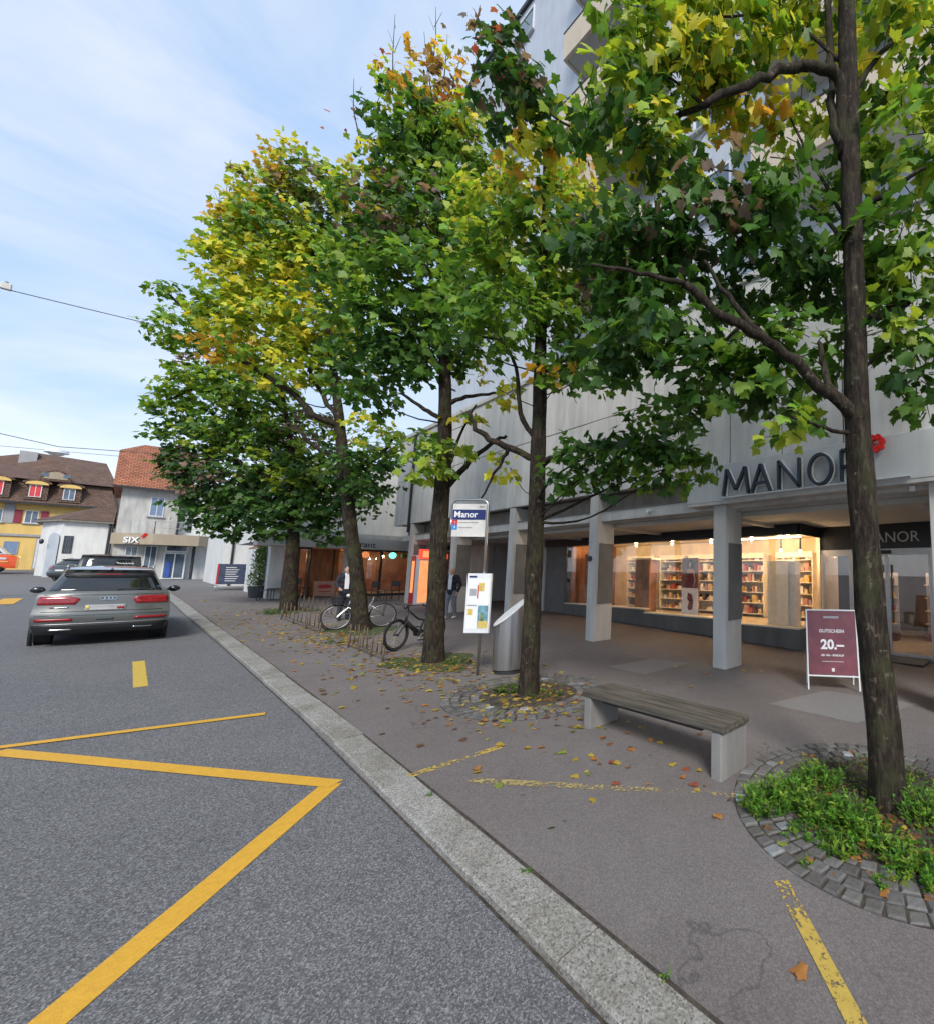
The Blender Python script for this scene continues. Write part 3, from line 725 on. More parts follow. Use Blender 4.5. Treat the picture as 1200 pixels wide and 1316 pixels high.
# ================================================================== FAR BUILDINGS
def fwin(parent, px0, px1, py0, py1, Y, frame='alu_white', pane='house_glass', sill=True, mull=0, d=.05, hshift=None):
    """window on a wall that faces the camera side (plane Y = const); corners in photo pixels"""
    a = onY(px0, py1, Y); b = onY(px1, py0, Y); x0, x1 = a[0], b[0]; z0, z1 = a[2], b[2]
    t = max(.04, (x1-x0)*.07); m = MB()
    m.box(x0, x0+t, Y-d, Y-.002, z0, z1); m.box(x1-t, x1, Y-d, Y-.002, z0, z1); m.box(x0+t, x1-t, Y-d, Y-.002, z0, z0+t); m.box(x0+t, x1-t, Y-d, Y-.002, z1-t, z1)
    for k in range(mull): xm = x0+(x1-x0)*(k+1)/(mull+1); m.box(xm-t*.4, xm+t*.4, Y-d, Y-.002, z0+t, z1-t)
    w = m.build('window', frame, parent)
    MB().box(x0+t*.5, x1-t*.5, Y-d*.5, Y-.003, z0+t*.5, z1-t*.5).build('pane', pane, w)
    if sill: MB().box(x0-.1, x1+.1, Y-d-.08, Y-.004, z0-.1, z0-.002).build('sill', 'stone_grey', w)
    return w
def px_x(px, py, Y): return onY(px, py, Y)[0]
def px_z(px, py, Y): return onY(px, py, Y)[2]
# --- white house with red tiled roof
YH = gp(222, 744, .05)[1]
zg = gz(YH)
xl, xr = px_x(146, 700, YH), px_x(283, 700, YH)
ze = px_z(190, 626, YH)
house = thing('red_roofed_house', ((xl+xr)/2, YH, zg), 'white rendered house with steep red tiled roof and corner shop', 'house')
xm = px_x(235, 640, YH)
MB().box(xl, xm, YH, YH+9, zg-.5, ze).build('wall', 'render_stain', house)
MB().box(xm+.02, xr, YH+.5, YH+9, zg-.5, px_z(300, 640, YH)).build('side_wing', 'render_white', house)
zr = px_z(178, 563, YH); x0, x1 = xl-.45, xm+.5
zk = ze+(zr-ze)*.92
r = MB().add([(x0, YH-.6, ze-.15), (x1, YH-.6, ze-.15), (x1, YH+2.6, zr), (x0+1.2, YH+2.6, zr), (x0-.0, YH+1.7, zk-.55), (x0, YH+9.4, ze-.15), (x1, YH+9.4, ze-.15), (x0+1.2, YH+6, zr), (x1, YH+6, zr), (x0, YH+7, zk-.55)],
             [(0, 1, 2, 3, 4), (4, 3, 7, 9), (3, 2, 8, 7), (7, 8, 6, 5, 9), (1, 6, 8, 2), (0, 4, 9, 5), (0, 5, 6, 1)])
ro = r.build('roof', 'tile_red', house); uv_planar(ro, (1, 0, 0), (0, .62, .78))
MB().box(x0-.02, x1+.02, YH-.68, YH-.602, ze-.26, ze-.12).build('gutter', 'dark_plastic', ro)
fwin(house, 191, 213, 640, 663, YH, 'render_white', 'blind_blue', mull=1)
MB().cyl((xm-.05, YH-.12, zg+2.5), (xm-.05, YH-.12, ze-.2), .07, n=8).build('downpipe', 'black_metal', house)
fwin(house, 240, 248, 664, 684, YH+.5, 'dark_plastic', 'house_glass', False)
# canopy of the corner shop: angled prow
zc0_, zc1_ = px_z(197, 700, YH-1.4), px_z(197, 686, YH-1.4)
cl, cp, cr = (px_x(141, 698, YH-.2), YH-.2), (px_x(197, 693, YH-1.5), YH-1.5), (px_x(256, 693, YH-1.5), YH-1.5)
can = MB().prism([(cl[0], cl[1], zc0_), (cp[0], cp[1], zc0_), (cr[0], cr[1], zc0_), (xr-.02, YH-.3, zc0_), (xr-.02, YH-.005, zc0_), (cl[0], YH-.005, zc0_)][::-1], (0, 0, zc1_-zc0_)).build('canopy', 'canopy_beige', house)
dv = np.array([cp[0]-cl[0], cp[1]-cl[1], 0]); dv /= np.linalg.norm(dv)
text('SIX', 'shop_lettering', 'white_print', house, np.array([cl[0], cl[1], zc0_+.12])+dv*.75+np.array([-.03, -.06, 0]), dv, (0, 0, 1), .62, .03, 'LEFT', .01)
MB().bar(np.array([cl[0], cl[1]-.1, zc0_+.55])+dv*1.75, np.array([cl[0], cl[1]-.1, zc0_+.85])+dv*1.95, .16, .05, up=(0, 1, 0)).build('shop_emblem', 'logo_red', house)
rail = MB()
rp = [(px_x(168, 677, YH-.9), YH-.9), (cp[0], YH-1.35), (cr[0], YH-1.35)]
for (a, b) in zip(rp[:-1], rp[1:]):
    for zz in (1.0, .5): rail.bar((*a, zc1_+zz), (*b, zc1_+zz), .04, .04)
    for k in range(4): p = (a[0]+(b[0]-a[0])*k/3, a[1]+(b[1]-a[1])*k/3); rail.bar((*p, zc1_), (*p, zc1_+1.0), .04, .04, up=(0, 1, 0))
rail.build('terrace_railing', 'aluminium', house)
fwin(house, 158, 178, 702, 726, YH, 'alu_white', 'house_glass', False, 1)
fwin(house, 181, 203, 702, 742, YH, 'alu_white', 'house_glass', False, 1)
dr = fwin(house, 206, 240, 711, 744, YH, 'alu_white', 'house_glass', False, 1)
fwin(house, 212, 243, 701, 709, YH, 'alu_white', 'house_glass', False)
m = fwin(house, 210, 220, 722, 742, YH-.06, 'car_blue', 'car_blue', False)
fwin(house, 262, 282, 702, 746, YH+.5, 'render_white', 'render_white', False)
MB().cyl((px_x(250, 700, YH), YH-.3, zg), (px_x(250, 700, YH), YH-.3, zc0_), .09, n=8).build('downpipe', 'dark_plastic', house)
# --- low white annex
YA = YH+4.5
annex = thing('white_annex', (px_x(95, 735, YA), YA, gz(YA)), 'low white annex with hipped roof, arched niche and barred window', 'building')
ax0, ax1 = px_x(44, 700, YA), px_x(141, 700, YA); za = px_z(100, 671, YA); zb_ = gz(YA)-1
xc_ = px_x(96, 690, YA)
MB().prism([(ax0, YA+3.0, zb_), (xc_-.6, YA, zb_), (ax1, YA, zb_), (ax1, YA+7, zb_), (ax0, YA+7, zb_)], (0, 0, za-zb_)).build('wall', 'render_white', annex)
MB().prism([(ax0-.35, YA+2.8, za+.001), (xc_-.7, YA-.35, za+.001), (ax1+.05, YA-.35, za+.001), (ax1+.05, YA+7, za+.001), (ax0-.35, YA+7, za+.001)], (0, 0, .16)).build('eave', 'concrete_warm', annex)
zt_ = px_z(118, 657, YA+1.5)
rf = MB().add([(ax0-.4, YA+2.8, za+.165), (xc_-.7, YA-.4, za+.165), (ax1+.05, YA-.4, za+.165), (ax1+.05, YA+3, zt_+.5), (xc_+.8, YA+3, zt_+.5), (ax0-.4, YA+7, za+.165), (ax1+.05, YA+7, za+.165)],
              [(0, 1, 4), (1, 2, 3, 4), (0, 4, 5), (4, 3, 6, 5), (0, 5, 6, 2, 1)]).build('roof', 'tile_brown', annex)
uv_planar(rf, (1, 0, 0), (0, .8, .6))
w = fwin(annex, 79, 95, 689, 711, YA, 'dark_plastic', 'house_glass', False, 4)
a = onY(70, 735, YA); arch = []
nx0, nx1 = px_x(61, 700, YA), px_x(75, 700, YA); nzt = px_z(68, 692, YA)
for k in range(9): t_ = PI*k/8; arch.append(((nx0+nx1)/2+math.cos(t_)*(nx1-nx0)/2, YA+1.0, nzt+math.sin(t_)*.45))
arch += [(nx0, YA+1.0, gz(YA)), (nx1, YA+1.0, gz(YA))]
MB().prism(arch[::-1], (0, -1.03, 0)).build('arched_niche', 'render_blue', annex)
MB().ball((px_x(54, 696, YA), YA-.3, px_z(54, 696, YA)), .11, .11, .2).build('wall_lantern', 'black_metal', annex)
MB().cyl((ax1-.1, YA-.1, gz(YA)), (ax1-.1, YA-.1, za), .07, n=8).build('downpipe', 'dark_plastic', annex)
# --- yellow house with mansard roof
YY = 76.0; zgY = gz(YY)
xA, xB = px_x(-60, 690, YY), px_x(131, 690, YY)
yh = thing('yellow_house', ((xA+xB)/2, YY, zgY), 'yellow house with brown mansard roof, eyebrow dormer and red shutters', 'house')
ze = px_z(60, 648, YY); zk = px_z(60, 617, YY); zr = px_z(60, 586, YY)
MB().box(xA, xB, YY, YY+11, zgY-1, ze).build('wall', 'yellow_wall', yh)
MB().box(xA, xB, YY-.12, YY-.004, px_z(20, 689, YY), px_z(20, 686, YY)).build('string_course', 'stone_grey', yh)
MB().box(px_x(3, 668, YY), px_x(17, 668, YY), YY-.06, YY-.004, px_z(8, 672, YY), ze).build('grey_bay', 'stone_grey', yh)
xr_ = px_x(131, 600, YY)
lo = MB().add([(xA, YY-.7, ze), (xB+.6, YY-.7, ze), (xB+.1, YY+.5, zk), (xA, YY+.5, zk), (xA, YY+11.5, ze), (xB+.6, YY+11.5, ze), (xB+.1, YY+10.5, zk), (xA, YY+10.5, zk)],
              [(0, 1, 2, 3), (1, 5, 6, 2), (5, 4, 7, 6), (0, 3, 7, 4), (0, 4, 5, 1)]).build('mansard', 'tile_brown', yh); uv_planar(lo, (1, 0, 0), (0, .4, .9))
x45 = px_x(42, 586, YY+4)
up_ = MB().add([(xA, YY-.1, zk-.05), (xB+.5, YY-.1, zk-.05), (xB+.5, YY+11.2, zk-.05), (xA, YY+11.2, zk-.05), (x45, YY+5.5, zr+1.0), (xB-.6, YY+5.5, zr+.75), (xA, YY+5.5, zr-.1)],
               [(0, 1, 5, 4, 6), (1, 2, 5), (2, 3, 6, 4, 5), (3, 0, 6), (0, 3, 2, 1)]).build('roof', 'tile_brown', yh); uv_planar(up_, (1, 0, 0), (0, .85, .5))
MB().box(xA, xB+.7, YY-.82, YY-.702, ze-.15, ze+.03).build('gutter', 'dark_plastic', yh)
ch = onY(37, 590, YY+5)
MB().box(ch[0]-.5, ch[0]+.5, YY+4.4, YY+5.8, zk, px_z(37, 581, YY+5)).build('chimney', 'stone_grey', up_)
def dormer(px0, px1, py0, py1, pane):
    x0, x1 = px_x(px0, py1, YY-.6), px_x(px1, py1, YY-.6); z0, z1 = px_z(px0, py1, YY-.6), px_z(px0, py0, YY-.6)
    dm = MB().box(x0-.25, x1+.25, YY-.66, YY+1.5, z0-.25, z1+.15).build('dormer', 'tile_brown', yh); uv_planar(dm, (1, 0, 0), (0, .2, .9))
    fwin(dm, px0, px1, py0, py1, YY-.68, 'alu_white', pane, False, 1)
    pts = [(x0-.25, YY-.9, z1+.16), (x1+.25, YY-.9, z1+.16)] + [((x0+x1)/2+(x1-x0+.5)/2*math.cos(t), YY-.9, z1+.16+.34*math.sin(t)) for t in (PI*k/8 for k in range(1, 8))]
    MB().prism(pts, (0, .3, 0)).build('dormer_hood', 'yellow_wall', dm); hd_ = MB().prism([(q_[0]+(.18 if q_[0] > (x0+x1)/2 else -.18), YY-.7, q_[2]+.14) for q_ in pts], (0, 2.2, 0)).build('dormer_roof', 'tile_brown', dm); uv_planar(hd_, (1, 0, 0), (0, .9, .4))
dormer(36, 55, 624, 638, 'blind_red'); dormer(80, 98, 629, 642, 'house_glass'); dormer(-14, 6, 618, 634, 'blind_red')
ex0, ex1, exz = px_x(50, 618, YY-.4), px_x(92, 618, YY-.4), px_z(70, 619, YY-.4)
pts = [((ex0+ex1)/2+(ex1-ex0)/2*math.cos(PI*k/12), YY-.4, exz+1.15*math.sin(PI*k/12)) for k in range(13)]
eb = MB().prism(pts, (0, 4.5, 0)).build('eyebrow_dormer', 'tile_brown', yh); uv_planar(eb, (1, 0, 0), (0, .9, .4))
pts = [((ex0+ex1)/2+(ex1-ex0)*.38*math.cos(PI*k/12), YY-.45, exz+.25+.72*math.sin(PI*k/12)) for k in range(13)]
MB().prism(pts, (0, .045, 0)).build('eyebrow_face', 'canopy_beige', eb)
for k in (-.2, .2): MB().box((ex0+ex1)/2+k*3-.2, (ex0+ex1)/2+k*3+.2, YY-.48, YY-.452, exz+.45, exz+.75).build('eyebrow_pane', 'house_glass', eb)
fwin(yh, 30, 51, 657, 672, YY, 'alu_white', 'house_glass', True, 1); fwin(yh, -14, 5, 654, 670, YY, 'alu_white', 'house_glass', True, 1)
for (p0, p1) in ((18, 28), (52, 62)): MB().box(px_x(p0, 665, YY), px_x(p1, 665, YY), YY-.08, YY-.005, px_z(40, 673, YY), px_z(40, 656, YY)).build('shutter', 'shutter_red', yh)
fwin(yh, 2, 25, 696, 712, YY, 'stone_grey', 'blind_blue', False, 0)
fwin(yh, 40, 52, 692, 731, YY, 'stone_grey', 'render_white', False, 0)
gbd = MB().box(xB+.3, xB+7, YY+1, YY+9, zgY, px_z(132, 610, YY)).build('gable_wing', 'canopy_beige', yh)
# --- white neighbour wall
YN = gp(297, 752, .05)[1]; nb = thing('white_side_building', (px_x(300, 740, YN), YN, gz(YN)), 'plain white rendered building between corner shop and restaurant', 'building')
MB().box(px_x(284, 740, YN), px_x(380, 740, YN), YN, YN+10, gz(YN)-.3, px_z(300, 655, YN)).build('wall', 'render_white', nb)
MB().box(px_x(282, 740, YN), px_x(381, 740, YN), YN-.2, YN+10.2, px_z(300, 655, YN)+.001, px_z(300, 652, YN)).build('roof_edge', 'canopy_beige', nb)
MB().cyl((px_x(300, 700, YN), YN-.08, gz(YN)), (px_x(300, 700, YN), YN-.08, px_z(300, 656, YN)), .05, n=8).build('downpipe', 'dark_plastic', nb)
# --- restaurant
YR = gp(440, 767, KH)[1]; zR = gz(YR)+KH
rs = thing('restaurant_building', (6, YR, zR), 'white building with a restaurant, glazed front and pale sign band', 'building')
xa, xb = px_x(347, 720, YR), 10.6
zs0, zs1 = px_z(430, 704, YR-.8), px_z(430, 690, YR-.8)
MB().box(xa+.2, 17.5, YR+.25, YR+12, zs1-.05, px_z(480, 600, YR)).build('upper_wall', 'render_white', rs)
MB().box(px_x(331, 700, YR-.8), xb, YR-.8, YR+.24, zs0, zs1).build('sign_band', 'fascia', rs)
MB().box(xa+.1, xb, YR-.3, YR+.245, zs1+.001, zs1+.25).build('canopy_top', 'concrete', rs)
text('Restaurant', 'sign_lettering', 'letter_dark', rs, (px_x(425, 700, YR-.8), YR-.81, zs0+.09), (1, 0, 0), (0, 0, 1), .40, .008, 'LEFT', 0, 1.0)
simple('letter_teal', (.05, .30, .24), .5, var=.05)
text('Fel', 'sign_lettering', 'letter_teal', rs, (px_x(350, 700, YR-.8), YR-.81, zs0+.09), (1, 0, 0), (0, 0, 1), .40, .008, 'LEFT', 0, 1.0)
MB().box(xa, xa+.2, YR+.26, YR+6, zR-.2, zs0).build('side_wall', 'render_white', rs)
MB().box(xa, xa+.45, YR, YR+.25, zR-.2, zs0).build('pier', 'render_white', rs)
e = [px_x(p, 740, YR) for p in (365, 381, 398, 441, 450, 524)]
MB().box(e[3], e[4], YR, YR+.25, zR-.2, zs0).build('pier', 'render_white', rs)
for i, (a, b, g_) in enumerate(((e[0], e[1], 'glass'), (e[1], e[2], 'glass'), (e[4], (e[4]+e[5])/2, 'glass'), ((e[4]+e[5])/2, e[5], 'glass'))):
    f_ = MB(); zb0 = zR
    f_.box(a, a+.05, YR, YR+.08, zb0, zs0); f_.box(b-.05, b, YR, YR+.08, zb0, zs0); f_.box(a+.051, b-.051, YR, YR+.08, zb0, zb0+.12); f_.box(a+.051, b-.051, YR, YR+.08, zs0-.08, zs0)
    w = f_.build('window', 'dark_plastic', rs); MB().box(a+.05, b-.05, YR+.03, YR+.04, zb0+.12, zs0-.08).build('pane', g_, w)
MB().box(e[2], e[3], YR+.9, YR+.98, zR-.1, zs0).build('wood_entrance', 'wood_warm', rs)
MB().box(e[2]+1.0, e[2]+1.04, YR+.86, YR+.899, zR, zs0).build('door_edge', 'dark_plastic', rs)
MB().box(xa, 17, YR+.1, YR+6, zR-.3, zR-.02).build('dining_floor', 'wood_warm', rs)
MB().box(xa, 17, YR+4.5, YR+4.6, zR, zs0+.2).build('dining_back_wall', 'brown_display', rs)
MB().box(xa, 17, YR+.3, YR+6, zs0+.02, zs0+.1).build('dining_ceiling', 'wood_warm', rs)
xi = px_x(410, 750, YR-.4); zi_ = px_z(410, 762, YR-.4)
simple('menu_pink', (.50, .28, .20), .6, var=.1)
MB().box(px_x(404, 750, YR+.1), px_x(432, 750, YR+.1), YR+.1, YR+.13, zR+.05, zR+.75).build('menu_panel', 'menu_pink', rs)
mx_ = px_x(418, 750, YR+.1); MB().prism([(mx_+.26*math.cos(PI*k/12), YR+.085, zR+.50+.10*math.sin(PI*k/12)) for k in range(24)], (0, .014, 0)).build('menu_emblem', 'sign_red', rs)
MB().box(mx_-.24, mx_+.24, YR+.085, YR+.099, zR+.25, zR+.29).build('menu_line', 'sign_red', rs)
LAMPC = [(470, 712, 'lit_orange'), (505, 713, 'lit_teal'), (520, 712, 'poster_green')]
simple('lit_teal', (.1, .6, .5), .5, var=0, emit=(.15, .9, .7), estr=1.0)
for px, py, mt in LAMPC:
    p = onY(px, py+1, YR+1.2); MB().ball((p[0], p[1], min(p[2], zs0-.2)), .17, n=14, m=8).build('pendant_lamp', mt, rs, smooth=True)
for xx in (5.0, 7.2, 8.6, 10):
    l = bpy.data.lights.new('dining_light', 'POINT'); l.energy = 14; l.color = (1, .62, .32); l.shadow_soft_size = .12
    lo_ = bpy.data.objects.new('dining_light', l); COL.objects.link(lo_); lo_.location = (xx, YR+2.2, zs0-.35)
    MB().ball((xx, YR+2.2, zs0-.25), .06, n=8, m=6).build('ceiling_bulb', 'bulb', rs)
# distant rows that close the street behind
for i, (px0, px1, Yd, py, mt) in enumerate([(520, 620, 60, 640, 'render_white')]):
    d_ = thing('background_block', (px_x(560, 735, Yd), Yd, gz(Yd)), 'pale block far behind the store passage', 'building')
    MB().box(px_x(px0, 735, Yd), px_x(px1, 735, Yd), Yd, Yd+10, gz(Yd)-.5, px_z(560, py, Yd)).build('wall', mt, d_)

# ================================================================== STREET FURNITURE
# --- bench: two concrete blocks, timber planks
b0, b1 = pv(740, 937), pv(934, 1001); bx = (b0[0]+b1[0])/2; 
y0, y1 = b1[1], b0[1]; zb = gz((y0+y1)/2)+KH
ben = thing('bench', (bx+.24, (y0+y1)/2, zb), 'long bench of weathered planks on two concrete blocks beside the tree pit', 'bench')
bh = .42
for (ya, yb) in ((y0, y0+.13), (y1-.13, y1)): MB().box(bx, bx+.48, ya, yb, zb-.15, zb+bh).build('leg', 'bench_concrete', ben, bevel=.012)
for k in range(4):
    xx = bx-.012+k*.127; dz = random.uniform(-.003, .003)
    MB().box(xx, xx+.119, y0-.03, y1+.03, zb+bh+.002, zb+bh+.075+dz).build('plank', 'wood_plank', ben, bevel=.008)
MB().box(bx+.06, bx+.42, y0+.3, y1-.3, zb+bh-.05, zb+bh).build('stretcher', 'black_metal', ben)
# --- bus stop sign with timetable
p = pv(613, 868); zp = p[2]
bs = thing('bus_stop_sign', p, 'steel framed bus stop sign reading Manor with a timetable case on its pole', 'sign')
dep = float((p-CAM)@FW); mpp = dep/F_PX
rv = np.array([RT[0], RT[1], 0]); rv /= np.linalg.norm(rv)
nv = np.array([rv[1], -rv[0], 0]); nv = -nv if nv@np.array([FW[0], FW[1], 0]) > 0 else nv       # towards the street
def bsp(px, py): q = atz(px, py, dep); return np.array([q[0], q[1], q[2]])
def sgn(u, z): return np.array([p[0], p[1], zp])+rv*u+np.array([0, 0, z])
top = bsp(600, 638)[2]-zp; wl_ = .68
pts = [sgn(.0, 0), sgn(.0, top-.12)] + [sgn(-.12+.12*math.cos(t), top-.12+.12*math.sin(t)) for t in (PI/8*k for k in range(1, 5))] + [sgn(-wl_+.12+.12*math.cos(t), top-.12+.12*math.sin(t)) for t in (PI/2+PI/8*k for k in range(0, 5))] + [sgn(-wl_, top-.12), sgn(-wl_, top-.72)]
MB().tube(pts, .024, 10).build('frame_pole', 'steel', bs, smooth=True)
def plate(u0, u1, z0, z1, d, th, mat, name, par=bs): return MB().obox(sgn((u0+u1)/2, (z0+z1)/2)+nv*d, rv, nv, (0, 0, 1), u1-u0, th, z1-z0).build(name, mat, par)
sp_ = plate(-wl_+.03, -.03, top-.70, top-.08, 0, .02, 'off_white', 'sign_panel')
plate(-wl_+.035, -.035, top-.38, top-.19, .013, .004, 'navy', 'name_band', sp_)
text('Manor', 'stop_name', 'white_print', sp_, sgn(-wl_+.06, top-.335)+nv*.017, rv, (0, 0, 1), .165, .001, 'LEFT', .003)
for k, (c_, d_) in enumerate((('sign_red', '1'), ('sign_blue', '9'))):
    plate(-wl_+.035, -wl_+.135, top-.475-.095*k, top-.385-.095*k, .013, .004, c_, 'line_number', sp_)
    text(d_, 'line_digit', 'white_print', sp_, sgn(-wl_+.07, top-.455-.095*k)+nv*.017, rv, (0, 0, 1), .07, .001)
    plate(-wl_+.15, -.16-.12*k, top-.442-.095*k, top-.424-.095*k, .0125, .003, 'grey_print', 'destination_line', sp_)
plate(-.16, -.06, top-.15, top-.115, .0125, .003, 'grey_print', 'operator_mark', sp_)
z0, z1 = bsp(613, 814)[2]-zp, bsp(613, 737)[2]-zp
ca = plate(-.27, .17, z0, z1, .03, .05, 'alu_white', 'timetable_case')
cw = .44
def cs(a, b, c, d, mat, nm): plate(-.27+cw*a, -.27+cw*b, z0+(z1-z0)*c, z0+(z1-z0)*d, .058, .004, mat, nm, ca)
cs(.06, .95, .07, .90, 'white_print', 'timetable_sheet')
for q in (( .50, .74, .70, .84, 'poster_yellow'), (.10, .30, .30, .40, 'poster_yellow'), (.52, .95, .08, .46, 'poster_teal'), (.56, .95, .081, .20, 'poster_yellow'), (.12, .42, .62, .74, 'grey_print'), (.45, .50, .58, .80, 'sign_red'), (.64, .78, .14, .34, 'poster_green'), (.08, .46, .45, .47, 'grey_print'), (.08, .40, .93, .96, 'navy')):
    plate(-.27+cw*q[0], -.27+cw*q[1], z0+(z1-z0)*q[2], z0+(z1-z0)*q[3], .061+.0015*random.random(), .003, q[4], 'print', ca)
# --- stainless bin with slanted top
pb = pv(647, 866); dpb = float((pb-CAM)@FW); rb = 20*dpb/F_PX*.97
pb = pb+np.array([FW[0], FW[1], 0])*rb*.6; zb = gz(pb[1])+KH
bn = thing('litter_bin', (pb[0], pb[1], zb), 'tall stainless steel litter bin with slanted top behind the tree', 'litter bin')
h0, h1 = atz(632, 798, dpb)[2]-zb-.24, atz(668, 772, dpb)[2]-zb+.02
n = 40; vs = []; fs = []
slope_dir = rv
for k in range(n):
    a = 2*PI*k/n; d_ = rv*math.cos(a)+nv*math.sin(a); zz = h0+.12+(h1-h0-.12)*(math.cos(a+.55)+1)/2
    q = np.array([pb[0], pb[1], zb])+d_*rb; vs += [q+[0, 0, .07], q+[0, 0, zz]]
for k in range(n): j = (k+1) % n; fs.append((2*k, 2*j, 2*j+1, 2*k+1))
fs.append(tuple(2*k for k in range(n-1, -1, -1)))
MB().add(vs, fs).build('body', 'steel_brushed', bn, auto=True)
lid = MB().add([v+np.array([0, 0, .004]) for v in vs[1::2]]+[v+np.array([0, 0, .03]) for v in vs[1::2]], [tuple(range(n)), tuple(range(2*n-1, n-1, -1))]+[(k, (k+1) % n, n+(k+1) % n, n+k) for k in range(n)])
c_ = np.mean(lid.v, axis=0); lid.v = [tuple(c_+(np.array(v)-c_)*np.array([1.07, 1.07, 1])) for v in lid.v]
lid.build('slanted_lid', 'alu_white', bn)
MB().cyl((pb[0], pb[1], zb-.05), (pb[0], pb[1], zb+.069), rb*.93, n=28).build('base', 'dark_plastic', bn, auto=True)
# --- sandwich board
a0, a1 = pv(1038, 886), pv(1106, 891); zb = a0[2]
mid = (a0+a1)/2; ru = a1-a0; ru[2] = 0; wS = np.linalg.norm(ru); ru /= wS; nu = np.array([ru[1], -ru[0], 0.]); nu = -nu if nu@np.array([FW[0], FW[1], 0]) > 0 else nu
ab = thing('sandwich_board', mid-nu*.22, 'dark red sandwich board with voucher poster in white frame by the entrance', 'sign')
hS = (atz(1036, 783, float((a0-CAM)@FW)+.1)[2]-zb)*1.0
lean = .17
uu = np.array([-nu[0]*lean, -nu[1]*lean, 1]); uu /= np.linalg.norm(uu); fn = np.cross(ru, uu); fn = fn if fn@nu > 0 else -fn
def ap(u, v, d=0): return np.array([mid[0], mid[1], zb])+ru*u+uu*v+fn*d
fr = MB()
for s_ in (-1, 1): fr.bar(ap(s_*(wS/2-.012), 0), ap(s_*(wS/2-.012), hS), .024, .03, up=fn)
fr.bar(ap(-wS/2+.024, hS-.012), ap(wS/2-.024, hS-.012), .03, .024, up=uu); fr.bar(ap(-wS/2+.024, .17*hS), ap(wS/2-.024, .17*hS), .03, .024, up=uu)
fr.build('front_frame', 'alu_white', ab)
po = MB().obox(ap(0, hS*.585, -.002), ru, uu, fn, wS-.05, hS*.80, .012).build('poster', 'maroon', ab)
bk = MB()
ub = np.array([nu[0]*lean, nu[1]*lean, 1]); ub /= np.linalg.norm(ub); off = -nu*2*lean*hS*.985
for s_ in (-1, 1): bk.bar(np.array([mid[0], mid[1], zb])+ru*s_*(wS/2-.03)+off, ap(s_*(wS/2-.03), hS-.03, -.03), .024, .024, up=fn)
bk.build('back_frame', 'alu_white', ab)
MB().obox(np.array([mid[0], mid[1], zb])+off+ub*hS*.58, ru, ub, np.cross(ru, ub), wS-.08, hS*.7, .01).build('back_poster', 'maroon', ab)
for s_, v, sz, bd in (('GUTSCHEIN', .705, .082, .0015), ('20.–', .50, .235, .008), ('AB 100.– EINKAUF', .41, .050, .001)):
    text(s_, 'poster_lettering', 'white_print', po, ap(0.0, hS*v, .006), ru, uu, sz, .001, 'CENTER', bd)
MB().obox(ap(0, hS*.345, .006), ru, uu, fn, wS*.42, .008, .003).build('poster_rule', 'off_white', po)
MB().obox(ap(0, hS*.245, .006), ru, uu, fn, .05, .06, .003).build('poster_mark', 'off_white', po)
MB().obox(ap(0, hS*.90, .0055), ru, uu, fn, wS*.30, .04, .002).build('poster_mark', 'grey_print', po)

# --- low picket guards along the tree strip
pk = MB().cyl((0, 0, 0), (0, 0, .42), .0115, n=8).ball((0, 0, .425), .018, n=8, m=5).mesh('picket', 'rust_metal', smooth=True)
ps = MB().cyl((0, 0, -.1), (0, 0, .30), .021, n=10).mesh('guard_post', 'rust_metal', smooth=True)
def guard(pa, pb, lab, np_):
    A, B = pv(*pa), pv(*pb); g_ = thing('tree_guard', A, lab, 'fence', 'low guards along the tree strip')
    zf = lambda q: gz(q[1])+KH
    MB().bar((A[0], A[1], zf(A)+.13), (B[0], B[1], zf(B)+.13), .03, .012).build('rail', 'rust_metal', g_)
    for k in range(np_):
        t = (k+.5)/np_; q = A+(B-A)*t; inst('picket', pk, g_, (q[0]+random.uniform(-.008, .008), q[1], zf(q)+.115), rot=(random.uniform(-.04, .04), random.uniform(-.04, .04), 0), sc=(1, 1, random.uniform(.92, 1.05)))
    for t in (0.02, .35, .68, .98): q = A+(B-A)*t; inst('post', ps, g_, (q[0], q[1], zf(q)))
guard((361, 796), (412, 815), 'low picket guard in front of the farthest tree', 10)
guard((447, 832), (493, 851), 'low picket guard beside the front wheel of the black e-bike', 8)
guard((372, 781), (436, 797), 'low picket guard behind, next to the grey city bike', 11)

# --- planter, board, chairs by the restaurant
q = pv(330, 768); zb = q[2]
pl = thing('potted_bush', q, 'tall slim green bush in black pot by the restaurant', 'plant')
MB().tube([(q[0], q[1], zb), (q[0], q[1], zb+.48), (q[0], q[1], zb+.5)], [.26, .33, .33], 18).build('pot', 'pot', pl, auto=True)
q2 = pv(296, 757); zb = q2[2]
bd = thing('menu_board', q2, 'dark slate advertising board with pink edge on a low wheeled base', 'sign')
bw = .5
MB().box(q2[0]-bw, q2[0]+bw, q2[1], q2[1]+.06, zb+.25, zb+1.35).build('board', 'board_slate', bd, bevel=.01)
MB().box(q2[0]-bw-.06, q2[0]-bw-.001, q2[1]-.005, q2[1]+.065, zb+.25, zb+1.35).build('edge', 'sign_red', bd)
MB().box(q2[0]-bw-.1, q2[0]+bw+.1, q2[1]-.1, q2[1]+.2, zb+.0, zb+.16).build('base', 'aluminium', bd, bevel=.03)
for k in range(7): MB().box(q2[0]-bw*.5, q2[0]+bw*(.3+.1*(k % 3)), q2[1]-.006, q2[1]-.001, zb+.42+.12*k, zb+.455+.12*k).build('text_line', 'white_print', bd)
